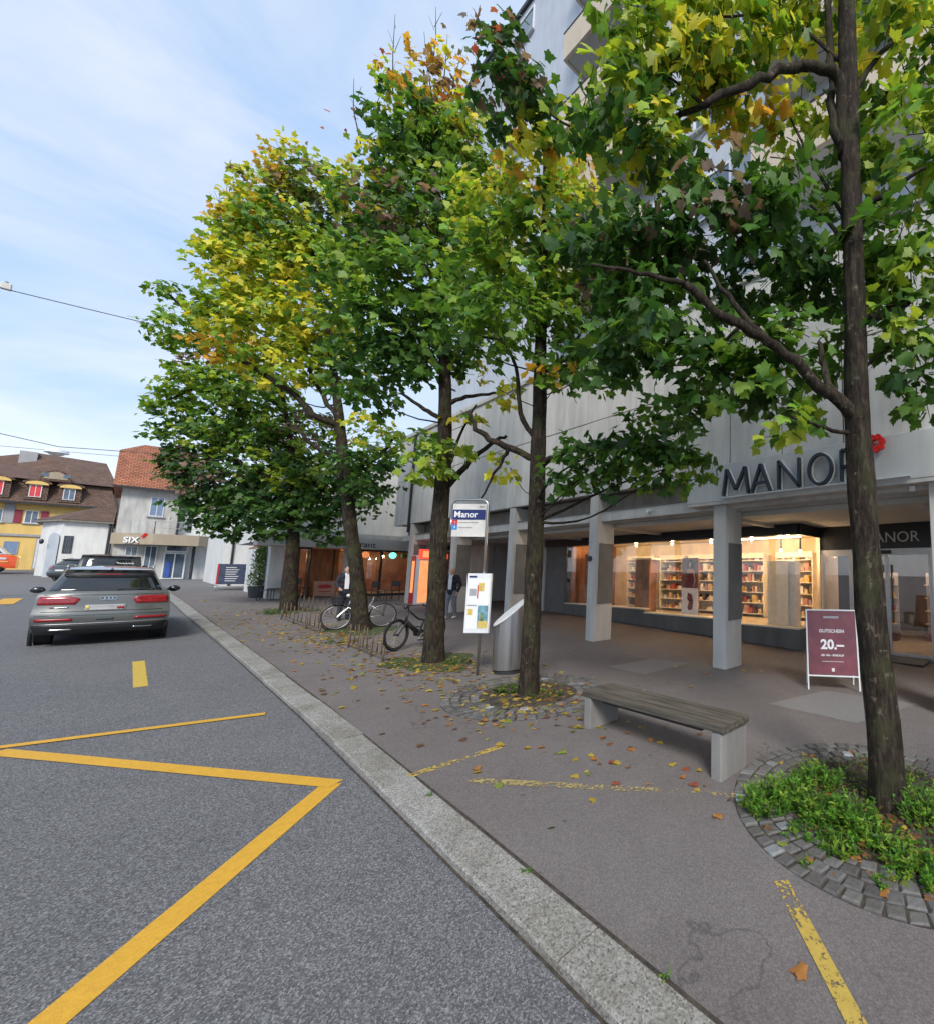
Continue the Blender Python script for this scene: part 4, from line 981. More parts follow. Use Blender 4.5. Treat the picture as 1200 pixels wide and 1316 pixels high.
def chair(q, rz, lab):
    t = lthing('chair', (q[0], q[1], gz(q[1])+KH), lab, 'chair', 'black chairs in front of the restaurant', rz)
    MB().box(-.22, .22, -.22, .22, .43, .46).build('seat', 'black_metal', t)
    MB().box(-.22, .22, .20, .225, .62, .88).build('backrest', 'black_metal', t)
    for sx in (-.2, .2):
        MB().cyl((sx, -.2, 0), (sx, -.2, .43), .014, n=6).build('leg', 'black_metal', t); MB().cyl((sx, .22, 0), (sx, .21, .9), .014, n=6).build('leg', 'black_metal', t)
for px, py, rz, lab in ((341, 772, 1.2, 'black chair nearest the potted bush'), (352, 770, -1.8, 'black chair left of the farthest tree trunk'), (385, 768, .6, 'black chair right of the farthest tree trunk'), (487, 772, 1.9, 'black chair behind the grey city bike'), (503, 771, -1.0, 'black chair in front of the restaurant window nearest the arcade')):
    chair(pv(px, py), rz, lab)
# --- red machine under the arcade
qk = pv(533, 768); kx, ky = XF+.75, qk[1]
kx, ky = XF+.02, 21.92; zk = gz(ky)+KH
km = thing('ticket_machine', (kx+.4, ky, zk), 'red and orange lit vending machine under the arcade', 'machine')
MB().box(kx, kx+.8, ky-.5, ky+.5, zk, zk+2.15).build('housing', 'alu_white', km, bevel=.02)
MB().box(kx-.02, kx+.4, ky-.515, ky-.501, zk+.1, zk+1.9).build('lit_panel', 'lit_orange', km)
MB().box(kx+.5, kx+.7, ky-.515, ky-.501, zk+.6, zk+1.8).build('dark_slot', 'black_metal', km)
MB().box(kx-.05, kx+.95, ky-.56, ky-.38, zk+1.98, zk+2.40).build('header', 'lit_red', km)
MB().box(kx+.05, kx+.6, ky-.575, ky-.561, zk+2.05, zk+2.32).build('header_panel', 'lit_orange', km)
MB().box(kx-.012, kx-.001, ky-.02, ky+.49, zk+.02, zk+2.12).build('red_frame', 'sign_red', km); MB().box(kx-.022, kx-.013, ky+.08, ky+.38, zk+.5, zk+1.9).build('side_panel', 'lit_orange', km)
MB().cyl((kx+.86, ky-.62, zk+2.1), (kx+.86, ky-.52, zk+2.1), .2, n=20).build('round_sign', 'lit_red', km)

# --- overhead wires, hanging lamp
def wire(name, A, B, sag, lab, r=.012):
    pts = [np.array(A)+(np.array(B)-np.array(A))*t-np.array([0, 0, sag*4*t*(1-t)]) for t in np.linspace(0, 1, 25)]
    return tag(MB().tube(pts, r, 6).build(name, 'wire'), lab, 'wire')
A, B = onY(0, 359, 24), onY(207, 411, 24); d_ = B-A
A2 = A-d_*3.2; B2 = A+d_*((XF-A[0])/d_[0])
wire('span_wire', A2, B2, .25, 'thin span wire crossing the sky into the trees', .014)
c_ = onY(9, 363, 24)
ins = thing('wire_insulator', c_, 'small pale insulator hanging on the upper span wire', 'insulator')
MB().box(c_[0]-.09, c_[0]+.09, 23.93, 24.07, c_[2]-.22, c_[2]-.02).build('body', 'off_white', ins, bevel=.02); MB().cyl((c_[0], 24, c_[2]-.02), (c_[0], 24, c_[2]+.02), .03, n=8).build('clamp', 'black_metal', ins)
Yl = 46
A, B = onY(0, 557, Yl), onY(75, 574, Yl); d_ = B-A; C_ = onY(200, 583, Yl)
wire('lamp_wire', A-d_*4, B, .0, 'span wire carrying the hanging street lamp on its left side', .02); wire('lamp_wire', B, C_+(C_-B)*1.5, .0, 'span wire right of the hanging street lamp', .02)
A, B = onY(0, 568, 60), onY(135, 580, 60); wire('far_wire', A-(B-A)*2, B+(B-A)*2.5, .3, 'thin far wire above the yellow house roof', .016)
sl_ = thing('hanging_lamp', B*0+onY(74, 575, Yl), 'pale disc shaped street lamp hanging on a wire over the road', 'street lamp')
c_ = onY(74, 575, Yl)
MB().tube([(c_[0], Yl, c_[2]-z) for z in (.02, .10, .18, .34, .40)], [.06, .16, .42, .45, .30], 20).build('shade', 'alu_white', sl_, auto=True)
MB().ball((c_[0], Yl, c_[2]-.41), .28, .28, .10).build('diffuser', 'off_white', sl_)

# ================================================================== VEHICLES
SUV_REAR = [(.26, .16, .86), (.36, .06, .91), (.50, .015, .935), (.62, .0, .94), (.70, .012, .938), (.78, .055, .93), (.93, .07, .92), (1.05, .085, .905), (1.12, .12, .87), (1.16, .16, .81), (1.30, .31, .75), (1.44, .45, .685), (1.52, .48, .65), (1.60, .40, .60)]
def car(name, loc, rz, label, paint, Wd=1.0, Hs=1.0, Ls=1.0, rake=1.0, style='suv', group=None):
    t = lthing(name, loc, label, 'car', group, rz)
    R = [(z*Hs, y*rake, w*Wd) for z, y, w in SUV_REAR]; nr = len(R)
    if style == 'van': R = [(z*Hs, y*.35, (w if k < 8 else .90-.015*(k-8))*Wd) for k, (z, y, w) in enumerate(SUV_REAR)]
    zs = [r[0] for r in R]; yr = [r[1] for r in R]; hw = [r[2] for r in R]
    def surf(x, z):
        w = np.interp(z, zs, hw); u = max(-1, min(1, x/w)); return float(np.interp(z, zs, yr)+.13*abs(u)**3.2)
    st = [(.9, 1.0, 1.0, 1.0), (1.8, 1.0, 1.0, 1.02), (2.7, 1.0, 1.0, 1.01), (3.15, 1.0, 1.0, .86), (3.62, .98, .97, .0), (4.3, .95, .93, -.35), (4.6, .86, .82, -.8)]
    if style == 'van': st = [(.9, 1, 1, 1.0), (2.0, 1, 1, 1.02), (3.2, 1, 1, 1.0), (3.7, 1, 1, .8), (4.15, .98, .97, .0), (4.5, .95, .92, -.3), (4.75, .86, .82, -.8)]
    ib = 8; zb = zs[ib]; nu = 6
    rings = []
    for y, ws, wz, gh in st:
        sec = []
        for k in range(nr):
            z = zs[k]; w = hw[k]*ws
            if k >= ib:
                top = zs[-1]+.05*Hs if True else 0
                f = (z-zb)/(zs[-1]-zb)
                if gh > 0: z = zb+(top-zb)*f*gh
                else: z = zb+gh*.22*Hs+.02*f; w = hw[ib]*ws*(1-.35*f)
            elif gh < 0: z = z+gh*.10*(z/zb)
            sec.append((w, z))
        P = [(-w, y*Ls, z) for w, z in sec]
        wt, zt = sec[-1]
        P += [(-wt+2*wt*q/nu, y*Ls, zt+.035*(1-(2*q/nu-1)**2)) for q in range(1, nu)]
        P += [(w, y*Ls, z) for w, z in reversed(sec)]
        rings.append(P)
    n = len(rings[0]); m = MB(); gl = MB(); nu2 = 12
    # rear grid
    us = [(-1+2*q/nu2) for q in range(nu2+1)]
    g = [[(u*hw[k], surf(u*hw[k], zs[k]), zs[k]) for u in us] for k in range(nr)]
    for k in range(nr-1):
        for q in range(nu2): m.quad(g[k][q], g[k][q+1], g[k+1][q+1], g[k+1][q])
    r0 = [g[k][0] for k in range(nr)] + [tuple(np.array(g[-1][2*q])) for q in range(1, nu)] + [g[k][-1] for k in reversed(range(nr))]
    rings = [r0]+rings
    for i in range(len(rings)-1):
        a, b = rings[i], rings[i+1]
        for k in range(n-1):
            win = (ib+1 <= k < nr-2 or n-nr+1 <= k < n-ib-2) and 1 <= i <= 3
            wsn = (nr-1 <= k < n-nr) and i == 4
            (gl if (win or wsn) else m).quad(a[k+1], a[k], b[k], b[k+1])
        m.quad(a[0], a[-1], b[-1], b[0])
    m.add(rings[-1], [tuple(range(n))])
    body = m.weld().build('body', paint, t, auto=True)
    gl.weld().build('side_window', 'car_glass', t)
    def pt(x, z, off): return (x, surf(x, z)-off, z)
    def patch_r(nm, mat, rows, off=.006, nx=10, par=t, sm=True):
        mm = MB(); G = [[pt(x0+(x1-x0)*q/nx, z, off) for q in range(nx+1)] for z, x0, x1 in rows]
        for k in range(len(rows)-1):
            for q in range(nx): mm.quad(G[k][q], G[k][q+1], G[k+1][q+1], G[k+1][q])
        o = mm.weld().build(nm, mat, par, smooth=sm); sd_ = o.modifiers.new('solid', 'SOLIDIFY'); sd_.thickness = .012; sd_.offset = 0; return o
    def rows(z0, z1, xa, xb, xc, xd, k=6): return [(z0+(z1-z0)*i/k, xa+(xc-xa)*i/k, xb+(xd-xb)*i/k) for i in range(k+1)]
    # wheels
    for sx in (-1, 1):
        for wy in (.95*Ls, 3.75*Ls):
            xo = sx*.90*Wd
            w = MB().tube([(xo-sx*.24, wy, .36), (xo-sx*.22, wy, .36), (xo-sx*.02, wy, .36), (xo, wy, .36)], [.30, .36, .36, .31], 28).build('wheel', 'black_rubber', t, auto=True)
            MB().cyl((xo+sx*.001, wy, .36), (xo+sx*.012, wy, .36), .24, n=24).build('rim', 'aluminium', w, auto=True)
            MB().torus((sx*.925*Wd, wy, .38), (1, 0, 0), .40, .035, 24, 6, -PI*.05, PI*1.05).build('wheel_arch', 'dark_plastic', t)
    return t, patch_r, rows, pt, surf
def lights(P, rows, W, z0, z1, xin, xout):
    for s in (-1, 1):
        a, b = (-xout*W, -xin*W) if s < 0 else (xin*W, xout*W)
        P('tail_light', 'tail_red', rows(z0, z1, a if s < 0 else a+.04, b-.04 if s < 0 else b, a, b))
# grey SUV
c0 = gp(36, 836); c1 = gp(210, 828)
sy = float(gp(124, 830)[1]); sx_ = float((c0[0]+c1[0])/2)
t, P, rows, pt, surf = car('grey_suv', (sx_, sy, gz(sy)), .0, 'grey sport utility car seen from behind on the road', 'car_grey', .98, 1.03, 1.0)
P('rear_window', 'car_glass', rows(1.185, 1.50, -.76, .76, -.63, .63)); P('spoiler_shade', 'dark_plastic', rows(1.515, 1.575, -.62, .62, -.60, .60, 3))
for s in (-1, 1):
    x = lambda v: v*s
    a, b = sorted((x(.345), x(.865)))
    o = P('tail_light', 'tail_red', [(.90, *( (a, b-.06) if s < 0 else (a+.06, b))), (.95, *((a, b-.03) if s < 0 else (a+.03, b))), (1.02, a, b), (1.075, *((a+.02, b-.12) if s < 0 else (a+.12, b-.02)))])
    P('reflector', 'reflector_red', rows(.555, .61, *sorted((x(.40), x(.86))), *sorted((x(.42), x(.87))), 2))
    P('exhaust_trim', 'chrome', rows(.355, .385, *sorted((x(.40), x(.68))), *sorted((x(.40), x(.68))), 2))
P('lower_bumper', 'dark_plastic', rows(.275, .475, -.84, .84, -.90, .90), .004); P('bumper_trim', 'aluminium', rows(.485, .50, -.86, .86, -.86, .86, 2))
P('bumper_crease', 'car_dark', rows(.665, .675, -.88, .88, -.88, .88, 2), .003)
P('plate', 'grey_print', rows(.77, .885, -.27, .27, -.27, .27), .012); P('plate_crest', 'poster_yellow', rows(.79, .87, -.26, -.22, -.26, -.22, 2), .02); P('plate_crest', 'reflector_red', rows(.79, .84, .15, .25, .15, .25, 2), .02)
P('tailgate_gap', 'dark_plastic', rows(.745, .752, -.80, .80, -.80, .80, 2), .003); P('tailgate_crease', 'car_dark', rows(1.095, 1.105, -.80, .80, -.80, .80, 2), .003)
P('tow_cover', 'car_dark', rows(.56, .60, -.10, .12, -.10, .12, 2), .004)
em = MB()
for k in range(4): q = pt(.02+(k-1.5)*.052, 1.02, .014); em.torus(q, (0, 1, -.1), .033, .006, 18, 6)
em.build('emblem_rings', 'chrome', t)
P('model_badge', 'chrome', rows(.83, .85, -.66, -.48, -.66, -.48, 1), .01); P('model_badge', 'reflector_red', rows(.83, .85, -.71, -.67, -.71, -.67, 1), .01)
q0, q1 = pt(.12, 1.20, .02), pt(.42, 1.215, .02); MB().bar(q0, q1, .02, .03).build('wiper', 'black_metal', t)
P('high_brake_light', 'tail_red', rows(1.535, 1.555, -.2, .2, -.2, .2, 1), .012)
for s in (-1, 1):
    mr = MB().ball((s*1.06, 2.85, 1.15), .115, .09, .085, 12, 8).build('mirror', 'car_black', t, smooth=True); MB().box(s*.99-.06, s*.99+.06, 2.84, 2.90, 1.10, 1.14).build('mirror_arm', 'car_black', mr)
    MB().tube([(s*.60, .75, 1.70), (s*.60, 1.0, 1.745), (s*.60, 2.4, 1.745), (s*.60, 2.65, 1.70)], .018, 8).build('roof_rail', 'aluminium', t, smooth=True)
MB().add([(-.02, .62, 1.735), (.02, .62, 1.735), (.015, .80, 1.735), (-.015, .80, 1.735), (0, .66, 1.80)], [(0, 1, 4), (1, 2, 4), (2, 3, 4), (3, 0, 4), (3, 2, 1, 0)]).build('roof_antenna', 'car_black', t)
# black van ahead
Yj = 34.0; pj = onY(141, 730, Yj)
t, P, rows, pt, surf = car('black_van', (float(pj[0])+.02, Yj, gz(Yj)), 0, 'black boxy car with white script on its rear window, ahead of the grey one', 'car_black', .99, 1.06, 1.0, 1, 'van')
P('rear_window', 'car_glass', rows(1.18, 1.58, -.80, .80, -.74, .74)); lights(P, rows, 1, .80, 1.12, .76, .90)
P('bumper', 'dark_plastic', rows(.29, .62, -.72, .72, -.88, .88)); P('plate', 'off_white', rows(.80, .90, -.26, .26, -.26, .26, 2), .012)
sq = [np.array(pt(.14+.5*k/20, 1.36+.03*math.sin(k*1.9)+(.03 if k < 3 else 0), .022)) for k in range(21)]; MB().tube(sq, .012, 5).build('window_script', 'white_print', t)
for s in (-1, 1): MB().ball((s*1.03, 3.3, 1.2), .10, .08, .11).build('mirror', 'car_black', t, smooth=True)
# dark parked hatchback, far left
Yp = 52.0; pp = onY(84, 740, Yp)
t, P, rows, pt, surf = car('parked_hatchback', (float(pp[0])-.3, Yp, gz(Yp)), math.radians(-48), 'dark teal hatchback parked before the white annex', 'car_dark', .93, .93, .88)
P('rear_window', 'car_glass', rows(1.10, 1.40, -.70, .70, -.58, .58)); lights(P, rows, .93, .82, 1.0, .50, .88); P('plate', 'off_white', rows(.68, .78, -.26, .26, -.26, .26, 2), .012); P('bumper', 'dark_plastic', rows(.26, .45, -.68, .68, -.8, .8))
# orange and white van at the left edge
Yv = 66.0; pvn = onY(26, 733, Yv)
t, P, rows, pt, surf = car('rescue_van', (float(pvn[0])-5.0, Yv+.9, gz(Yv)+.15), math.radians(-90), 'red and white rescue van at the left edge before the yellow house', 'car_orange', 1.0, 1.28, 1.0, 1, 'van')
MB().box(.935, .955, .2, 4.3, 1.02, 1.16).build('side_stripe', 'car_white', t); MB().box(.935, .956, .2, 4.4, .80, .88).build('side_stripe', 'poster_yellow', t)
MB().prism([(-.86, y, z) for y, z in ((.1, 1.42), (4.35, 1.42), (3.75, 2.25), (3.5, 2.34), (.1, 2.34))], (1.78, 0, 0)).build('upper_body', 'car_white', t, bevel=.05)
MB().prism([(.921, y, z) for y, z in ((2.5, 1.52), (4.1, 1.52), (3.68, 2.08), (2.5, 2.08))], (.012, 0, 0)).build('side_window', 'car_glass', t); MB().box(.921, .934, .5, 2.3, 1.52, 2.08).build('side_window', 'car_glass', t)
# blue car behind the board
pq = pv(311, 755); t, P, rows, pt, surf = car('blue_car', (float(pq[0]), float(pq[1])+1.2, gz(pq[1]+1.2)+KH), math.radians(-82), 'blue car half hidden behind the slate board and the potted bush', 'car_blue', .9, .88, .8)
P('rear_window', 'car_glass', rows(1.05, 1.33, -.68, .68, -.56, .56)); lights(P, rows, .9, .78, .95, .55, .88)

# ================================================================== BICYCLES
def bicycle(ra, fa, label, kind):
    A, B = pv(*ra), pv(*fa); d = B-A; rz = math.atan2(d[1], d[0]); c = (A+B)/2; Lb = min(max(math.hypot(d[0], d[1]), 1.05), 1.2)
    t = lthing('bicycle', (c[0], c[1], gz(c[1])+KH), label, 'bicycle', None, rz)
    e = kind == 'e'; r = .35; tr = .028 if e else .018; xr, xf = -Lb/2, Lb/2
    fm = 'black_metal' if e else 'aluminium'
    for x in (xr, xf):
        w = MB().torus((x, 0, r), (0, 1, 0), r-tr, tr, 36, 8).build('wheel', 'black_rubber', t, smooth=True)
        MB().torus((x, 0, r), (0, 1, 0), r-tr*2.4, .010, 36, 6).build('rim', 'black_metal' if e else 'aluminium', w, smooth=True)
        sp = MB()
        for k in range(18): a = 2*PI*k/18; sp.tube([(x, (.02 if k % 2 else -.02), r), (x+math.cos(a)*(r-.05), 0, r+math.sin(a)*(r-.05))], .0018, 4, False)
        sp.build('spokes', 'aluminium', w); MB().cyl((x, -.05, r), (x, .05, r), .028, n=12).build('hub', 'black_metal', w)
        if not e: MB().torus((x, 0, r), (0, 1, 0), r+.022, .014, 24, 6, -.3 if x > 0 else .2, PI*.9).build('mudguard', 'black_metal', t)
    bb = (-.08, 0, .30); hd0, hd1 = (xf-.24, 0, .62), (xf-.30, 0, .86); se = (-.26, 0, .80)
    f = MB()
    if e:
        f.tube([hd1, (-.02, 0, .64), (-.2, 0, .60)], [.026, .022, .02], 8); f.tube([se, (-.2, 0, .60), bb], .02, 8)
    else: f.tube([hd0, (-.0, 0, .36), bb], .022, 8); f.tube([hd1, (.1, 0, .52), (-.12, 0, .44)], .016, 8); f.tube([se, bb], .017, 8)
    for s in (-.05, .05): f.tube([bb, (xr, s, r)], .011, 6); f.tube([(-.22, s*.6, .66), (xr, s, r)], .010, 6)
    f.tube([hd0, hd1], .024, 8); f.build('frame', fm, t, smooth=True)
    if e:
        MB().tube([hd0, (.02, 0, .36)], [.052, .055], 10).build('battery', 'black_metal', t, smooth=True); MB().cyl((-.06, -.07, .32), (-.06, .07, .32), .085, n=16).build('motor', 'black_metal', t, auto=True)
    fk = MB()
    for s in (-.05, .05): fk.tube([(xf-.24, s, .62), (xf, s, r)], .016 if e else .011, 6)
    fk.build('fork', 'black_metal' if e else 'aluminium', t)
    h = MB().tube([hd1, (xf-.31, 0, .98)], .014, 8)
    if e: h.tube([(xf-.32, -.36, 1.0), (xf-.28, -.1, .98), (xf-.28, .1, .98), (xf-.32, .36, 1.0)], .014, 8)
    else: h.tube([(xf-.50, -.29, 1.03), (xf-.32, -.24, 1.02), (xf-.28, 0, .99), (xf-.32, .24, 1.02), (xf-.50, .29, 1.03)], .013, 8)
    h.build('handlebar', 'black_metal', t, smooth=True)
    MB().ball((xf-.22, 0, .94), .05, .045, .05).build('headlight', 'off_white' if not e else 'black_metal', t, smooth=True)
    MB().tube([(-.24, 0, .70), (-.29, 0, .93)], .014, 8).build('seat_post', 'aluminium', t)
    MB().add([(-.42, -.08, .945), (-.42, .08, .945), (-.30, .07, .955), (-.14, .02, .95), (-.14, -.02, .95), (-.30, -.07, .955), (-.40, -.05, .90), (-.40, .05, .90), (-.16, .015, .915), (-.16, -.015, .915)], [(0, 5, 2, 1), (5, 4, 3, 2), (6, 7, 8, 9), (0, 1, 7, 6), (1, 2, 3, 8, 7), (3, 4, 9, 8), (4, 5, 0, 6, 9)]).build('saddle', 'black_rubber', t)
    MB().cyl((-.08, .05, .30), (-.08, .058, .30), .09, n=20).build('chainring', 'black_metal', t)
    ck = MB().bar((-.08, .08, .30), (.02, .08, .17), .02, .015).bar((-.08, -.08, .30), (-.18, -.08, .43), .02, .015).build('crank', 'aluminium', t)
    MB().box(-.03, .07, .09, .17, .155, .18).box(-.23, -.13, -.17, -.09, .42, .445).build('pedals', 'black_rubber', ck)
    if not e:
        rk = MB()
        for s in (-.06, .06): rk.bar((xr-.18, s, .76), (-.30, s, .76), .012, .012); rk.bar((xr, s, r), (xr-.05, s, .76), .01, .01)
        for k in range(4): rk.bar((xr-.16+k*.12, -.06, .765), (xr-.16+k*.12, .06, .765), .01, .01)
        rk.build('luggage_rack', 'black_metal', t)
        bk = MB()
        for z, s in ((.70, .13), (.80, .15), (.92, .17)): bk.torus((xf-.02, 0, z), (0, 0, 1), s, .008, 20, 5)
        for k in range(16): a = 2*PI*k/16; bk.tube([(xf-.02+.13*math.cos(a), .13*math.sin(a), .70), (xf-.02+.17*math.cos(a), .17*math.sin(a), .92)], .006, 4, False)
        bk.cyl((xf-.02, 0, .69), (xf-.02, 0, .70), .13, n=16); bk.build('basket', 'black_metal', t)
    MB().tube([(-.12, .06, .32), (-.16, .20, .02)], .010, 6).build('kickstand', 'aluminium', t)
    return t
bicycle((566, 824), (497, 840), 'black electric mountain bike leaning by the third tree', 'e')
bicycle((491, 806), (431, 810), 'grey city bike with front basket behind the fourth tree', 'c')

# ================================================================== PEOPLE
def capsule(m, a, b, r0, r1, n=12):
    a = np.array(a, float); b = np.array(b, float); d = b-a; l = np.linalg.norm(d); d = d/l
    pts, rad = [], []
    for k in range(5): t = PI/2*(k/4); pts.append(a-d*r0*math.cos(t)); rad.append(max(r0*math.sin(t), .0008))
    for k in range(1, 6): t = PI/2*(k/5); pts.append(b+d*r1*math.sin(t)); rad.append(max(r1*math.cos(t), .0008))
    return m.tube(pts, rad, n)
def fuse(m, name, mat, par, vox):
    o = m.build(name, mat, par, smooth=True); r = o.modifiers.new('fuse', 'REMESH'); r.mode = 'VOXEL'; r.voxel_size = vox; r.use_smooth_shade = True
    s = o.modifiers.new('smooth', 'SMOOTH'); s.factor = .5; s.iterations = 3; return o
def hand(m, w, d, side, palm_n):
    """palm and five fingers; w wrist, d pointing direction"""
    d = np.array(d, float); d /= np.linalg.norm(d); n_ = np.array(palm_n, float); n_ -= d*(n_@d); n_ /= np.linalg.norm(n_); s = np.cross(d, n_)*side
    capsule(m, w+d*.03+s*.018, w+d*.075+s*.022, .019, .018); capsule(m, w+d*.03-s*.018, w+d*.075-s*.022, .019, .018)
    for k, (o_, l) in enumerate(((.030, .062), (.011, .072), (-.009, .068), (-.028, .052))):
        b = w+d*.085+s*o_; k1 = b+d*l*.5+n_*.008; capsule(m, b, k1, .0095, .009, 8); capsule(m, k1, k1+d*l*.38+n_*.028, .009, .0075, 8)
    b = w+d*.03+s*.034; k1 = b+d*.035+s*.022; capsule(m, b, k1, .011, .010, 8); capsule(m, k1, k1+d*.03+n_*.012, .010, .008, 8)
def person(loc, rz, label, arms, hair, coat, trousers, shoes, hgt=1.76, stride=.0, shirt=None, hairmat='hair_dark', look=0.0):
    t = lthing('person', loc, label, 'person', None, rz); k = hgt/1.76
    V = lambda x, y, z: np.array([x, y, z])*k
    body = MB(); hip = {}; 
    sh = {s: V(s*.185, .0, 1.44) for s in (-1, 1)}
    # head looks along -y in local space
    hc = V(0, -.015, 1.635)
    body.ball(hc, .078*k, .097*k, .115*k, 16, 12); capsule(body, hc+V(0, -.035, -.05), hc+V(0, -.045, -.075), .055*k, .04*k); body.ball(hc+V(0, -.10, -.012), .013*k, .018*k, .024*k, 8, 6)
    for s in (-1, 1): body.ball(hc+V(s*.078, .01, -.005), .012*k, .022*k, .034*k, 8, 6); body.ball(hc+V(s*.03, -.082, .022), .014*k, .012*k, .008*k, 8, 6)
    body.ball(hc+V(0, -.092, -.052), .026*k, .012*k, .009*k, 8, 6)
    capsule(body, V(0, .01, 1.44), V(0, 0, 1.56), .062*k, .055*k)
    for z, rx, ry in ((1.38, .17, .105), (1.25, .155, .10), (1.10, .14, .09), (.98, .155, .10)): body.ball(V(0, .0, z), rx*k, ry*k, .12*k, 16, 10)
    el, wr = {}, {}
    for s in (-1, 1):
        (ex, ey, ez), (wx, wy, wz) = arms[s]; el[s] = V(ex, ey, ez); wr[s] = V(wx, wy, wz)
        capsule(body, sh[s], el[s], .052*k, .042*k); capsule(body, el[s], wr[s], .041*k, .028*k); hand(body, wr[s], wr[s]-el[s], s, V(-s, .3, 0))
    kn, an = {}, {}
    for s in (-1, 1):
        dy = stride*s; kn[s] = V(s*.10, -.02+dy*.5, .50); an[s] = V(s*.105, .02+dy, .085)
        capsule(body, V(s*.09, 0, .92), kn[s], .088*k, .058*k); capsule(body, kn[s], an[s], .056*k, .038*k); capsule(body, an[s]+V(0, .0, -.035), an[s]+V(s*.02, -.16, -.045), .038*k, .03*k)
    fuse(body, 'body', 'skin', t, .0075)
    j = MB()
    for z, rx, ry in ((1.40, .195, .125), (1.27, .185, .125), (1.12, .17, .118), (.99, .18, .125), (.90, .185, .13)): j.ball(V(0, .005, z), rx*k, ry*k, .12*k, 18, 10)
    for s in (-1, 1): capsule(j, sh[s]+V(-s*.02, 0, 0), el[s], .074*k, .060*k); capsule(j, el[s], wr[s]-(wr[s]-el[s])*.06, .058*k, .045*k); capsule(j, V(s*.05, .02, 1.47), V(s*.14, 0, 1.45), .05*k, .06*k)
    fuse(j, 'jacket', coat, t, .013)
    p = MB()
    for s in (-1, 1): capsule(p, V(s*.088, 0, .90), kn[s], .108*k, .076*k); capsule(p, kn[s], an[s]+V(0, 0, .02), .074*k, .062*k)
    p.ball(V(0, 0, .93), .165*k, .118*k, .12*k, 16, 10); fuse(p, 'trousers', trousers, t, .013)
    for s in (-1, 1):
        f = MB(); capsule(f, an[s]+V(0, .02, -.035), an[s]+V(s*.025, -.17, -.05), .048*k, .037*k); f.ball(an[s]+V(0, .02, .0), .05*k, .06*k, .05*k); fuse(f, 'shoe', shoes, t, .010)
    if shirt:
        f = MB(); f.prism([V(-.055, -.135, 1.47), V(.055, -.135, 1.47), V(.062, -.145, 1.30), V(.055, -.145, 1.0), V(-.055, -.145, 1.0), V(-.062, -.145, 1.30)], (0, .03, 0)); f.build('shirt_front', shirt, t, bevel=.01)
        for s in (-1, 1): MB().prism([V(0, -.10, 1.49), V(s*.06, -.07, 1.52), V(s*.07, -.12, 1.45)], (0, .02, 0)).build('collar', shirt, t)
    h = MB(); h.ball(hc+V(0, .02, .025), .084*k, .098*k, .102*k, 16, 10) if hair == 'short' else h.ball(hc+V(0, .035, -.005), .083*k, .088*k, .085*k, 16, 10)
    h.build('hair', hairmat, t, smooth=True)
    for s in (-1, 1): MB().ball(hc+V(s*.03, -.089, .012), .010*k, .007*k, .006*k, 8, 6).build('eye', 'black_metal', t)
    return t
def face_cam(p, extra=0): return math.atan2(p[1], p[0])-PI/2+extra        # local -y towards the camera
q = pv(578, 795); q[2] = gz(q[1])+KH
person(q, face_cam(q, -.5), 'person in dark jacket and grey trousers with white shoes standing under the arcade', {-1: ((-.27, .03, 1.16), (-.25, -.06, .92)), 1: ((.27, .03, 1.16), (.25, -.08, .92))}, 'bald', 'cloth_navy', 'cloth_grey', 'shoe_white', 1.77, .10, 'cloth_white', 'hair_grey')
q = pv(441, 797); q[2] = gz(q[1])+KH
person(q, face_cam(q, .1), 'person in black jacket over white shirt standing behind the city bike', {-1: ((-.26, -.05, 1.16), (-.20, -.26, 1.04)), 1: ((.27, -.02, 1.16), (.24, -.20, 1.0))}, 'short', 'cloth_navy', 'cloth_navy', 'black_rubber', 1.74, .05, 'cloth_white', 'hair_dark')

# ================================================================== TREES
HF = np.array([FW[0], FW[1], 0]); HF /= np.linalg.norm(HF)
LEAF_A = np.array([(0, 0), (.15, -.02), (.38, -.06), (.36, .12), (.46, .18), (.62, .40), (.44, .42), (.36, .54), (.25, .52), (.25, .72), (.13, .78), (0, 1.0)])
LEAF_A = np.concatenate([LEAF_A, LEAF_A[1:-1][::-1]*[-1, 1]])
LEAF_B = np.array([(0, 0), (.36, -.02), (.36, .16), (.60, .42), (.28, .52), (.22, .74), (0, 1.0)])
LEAF_B = np.concatenate([LEAF_B, LEAF_B[1:-1][::-1]*[-1, 1]])
def leaf_z(t): return -.30*t[:, 0]**2+.10*np.abs(t[:, 0])-.16*(t[:, 1]-.3)**2
PAL = {'d': (.042, .105, .026), 'm': (.082, .180, .030), 'l': (.175, .310, .040), 'g': (.32, .42, .045), 'y': (.60, .56, .055), 'o': (.58, .33, .045), 'r': (.42, .11, .07), 'b': (.22, .15, .12)}
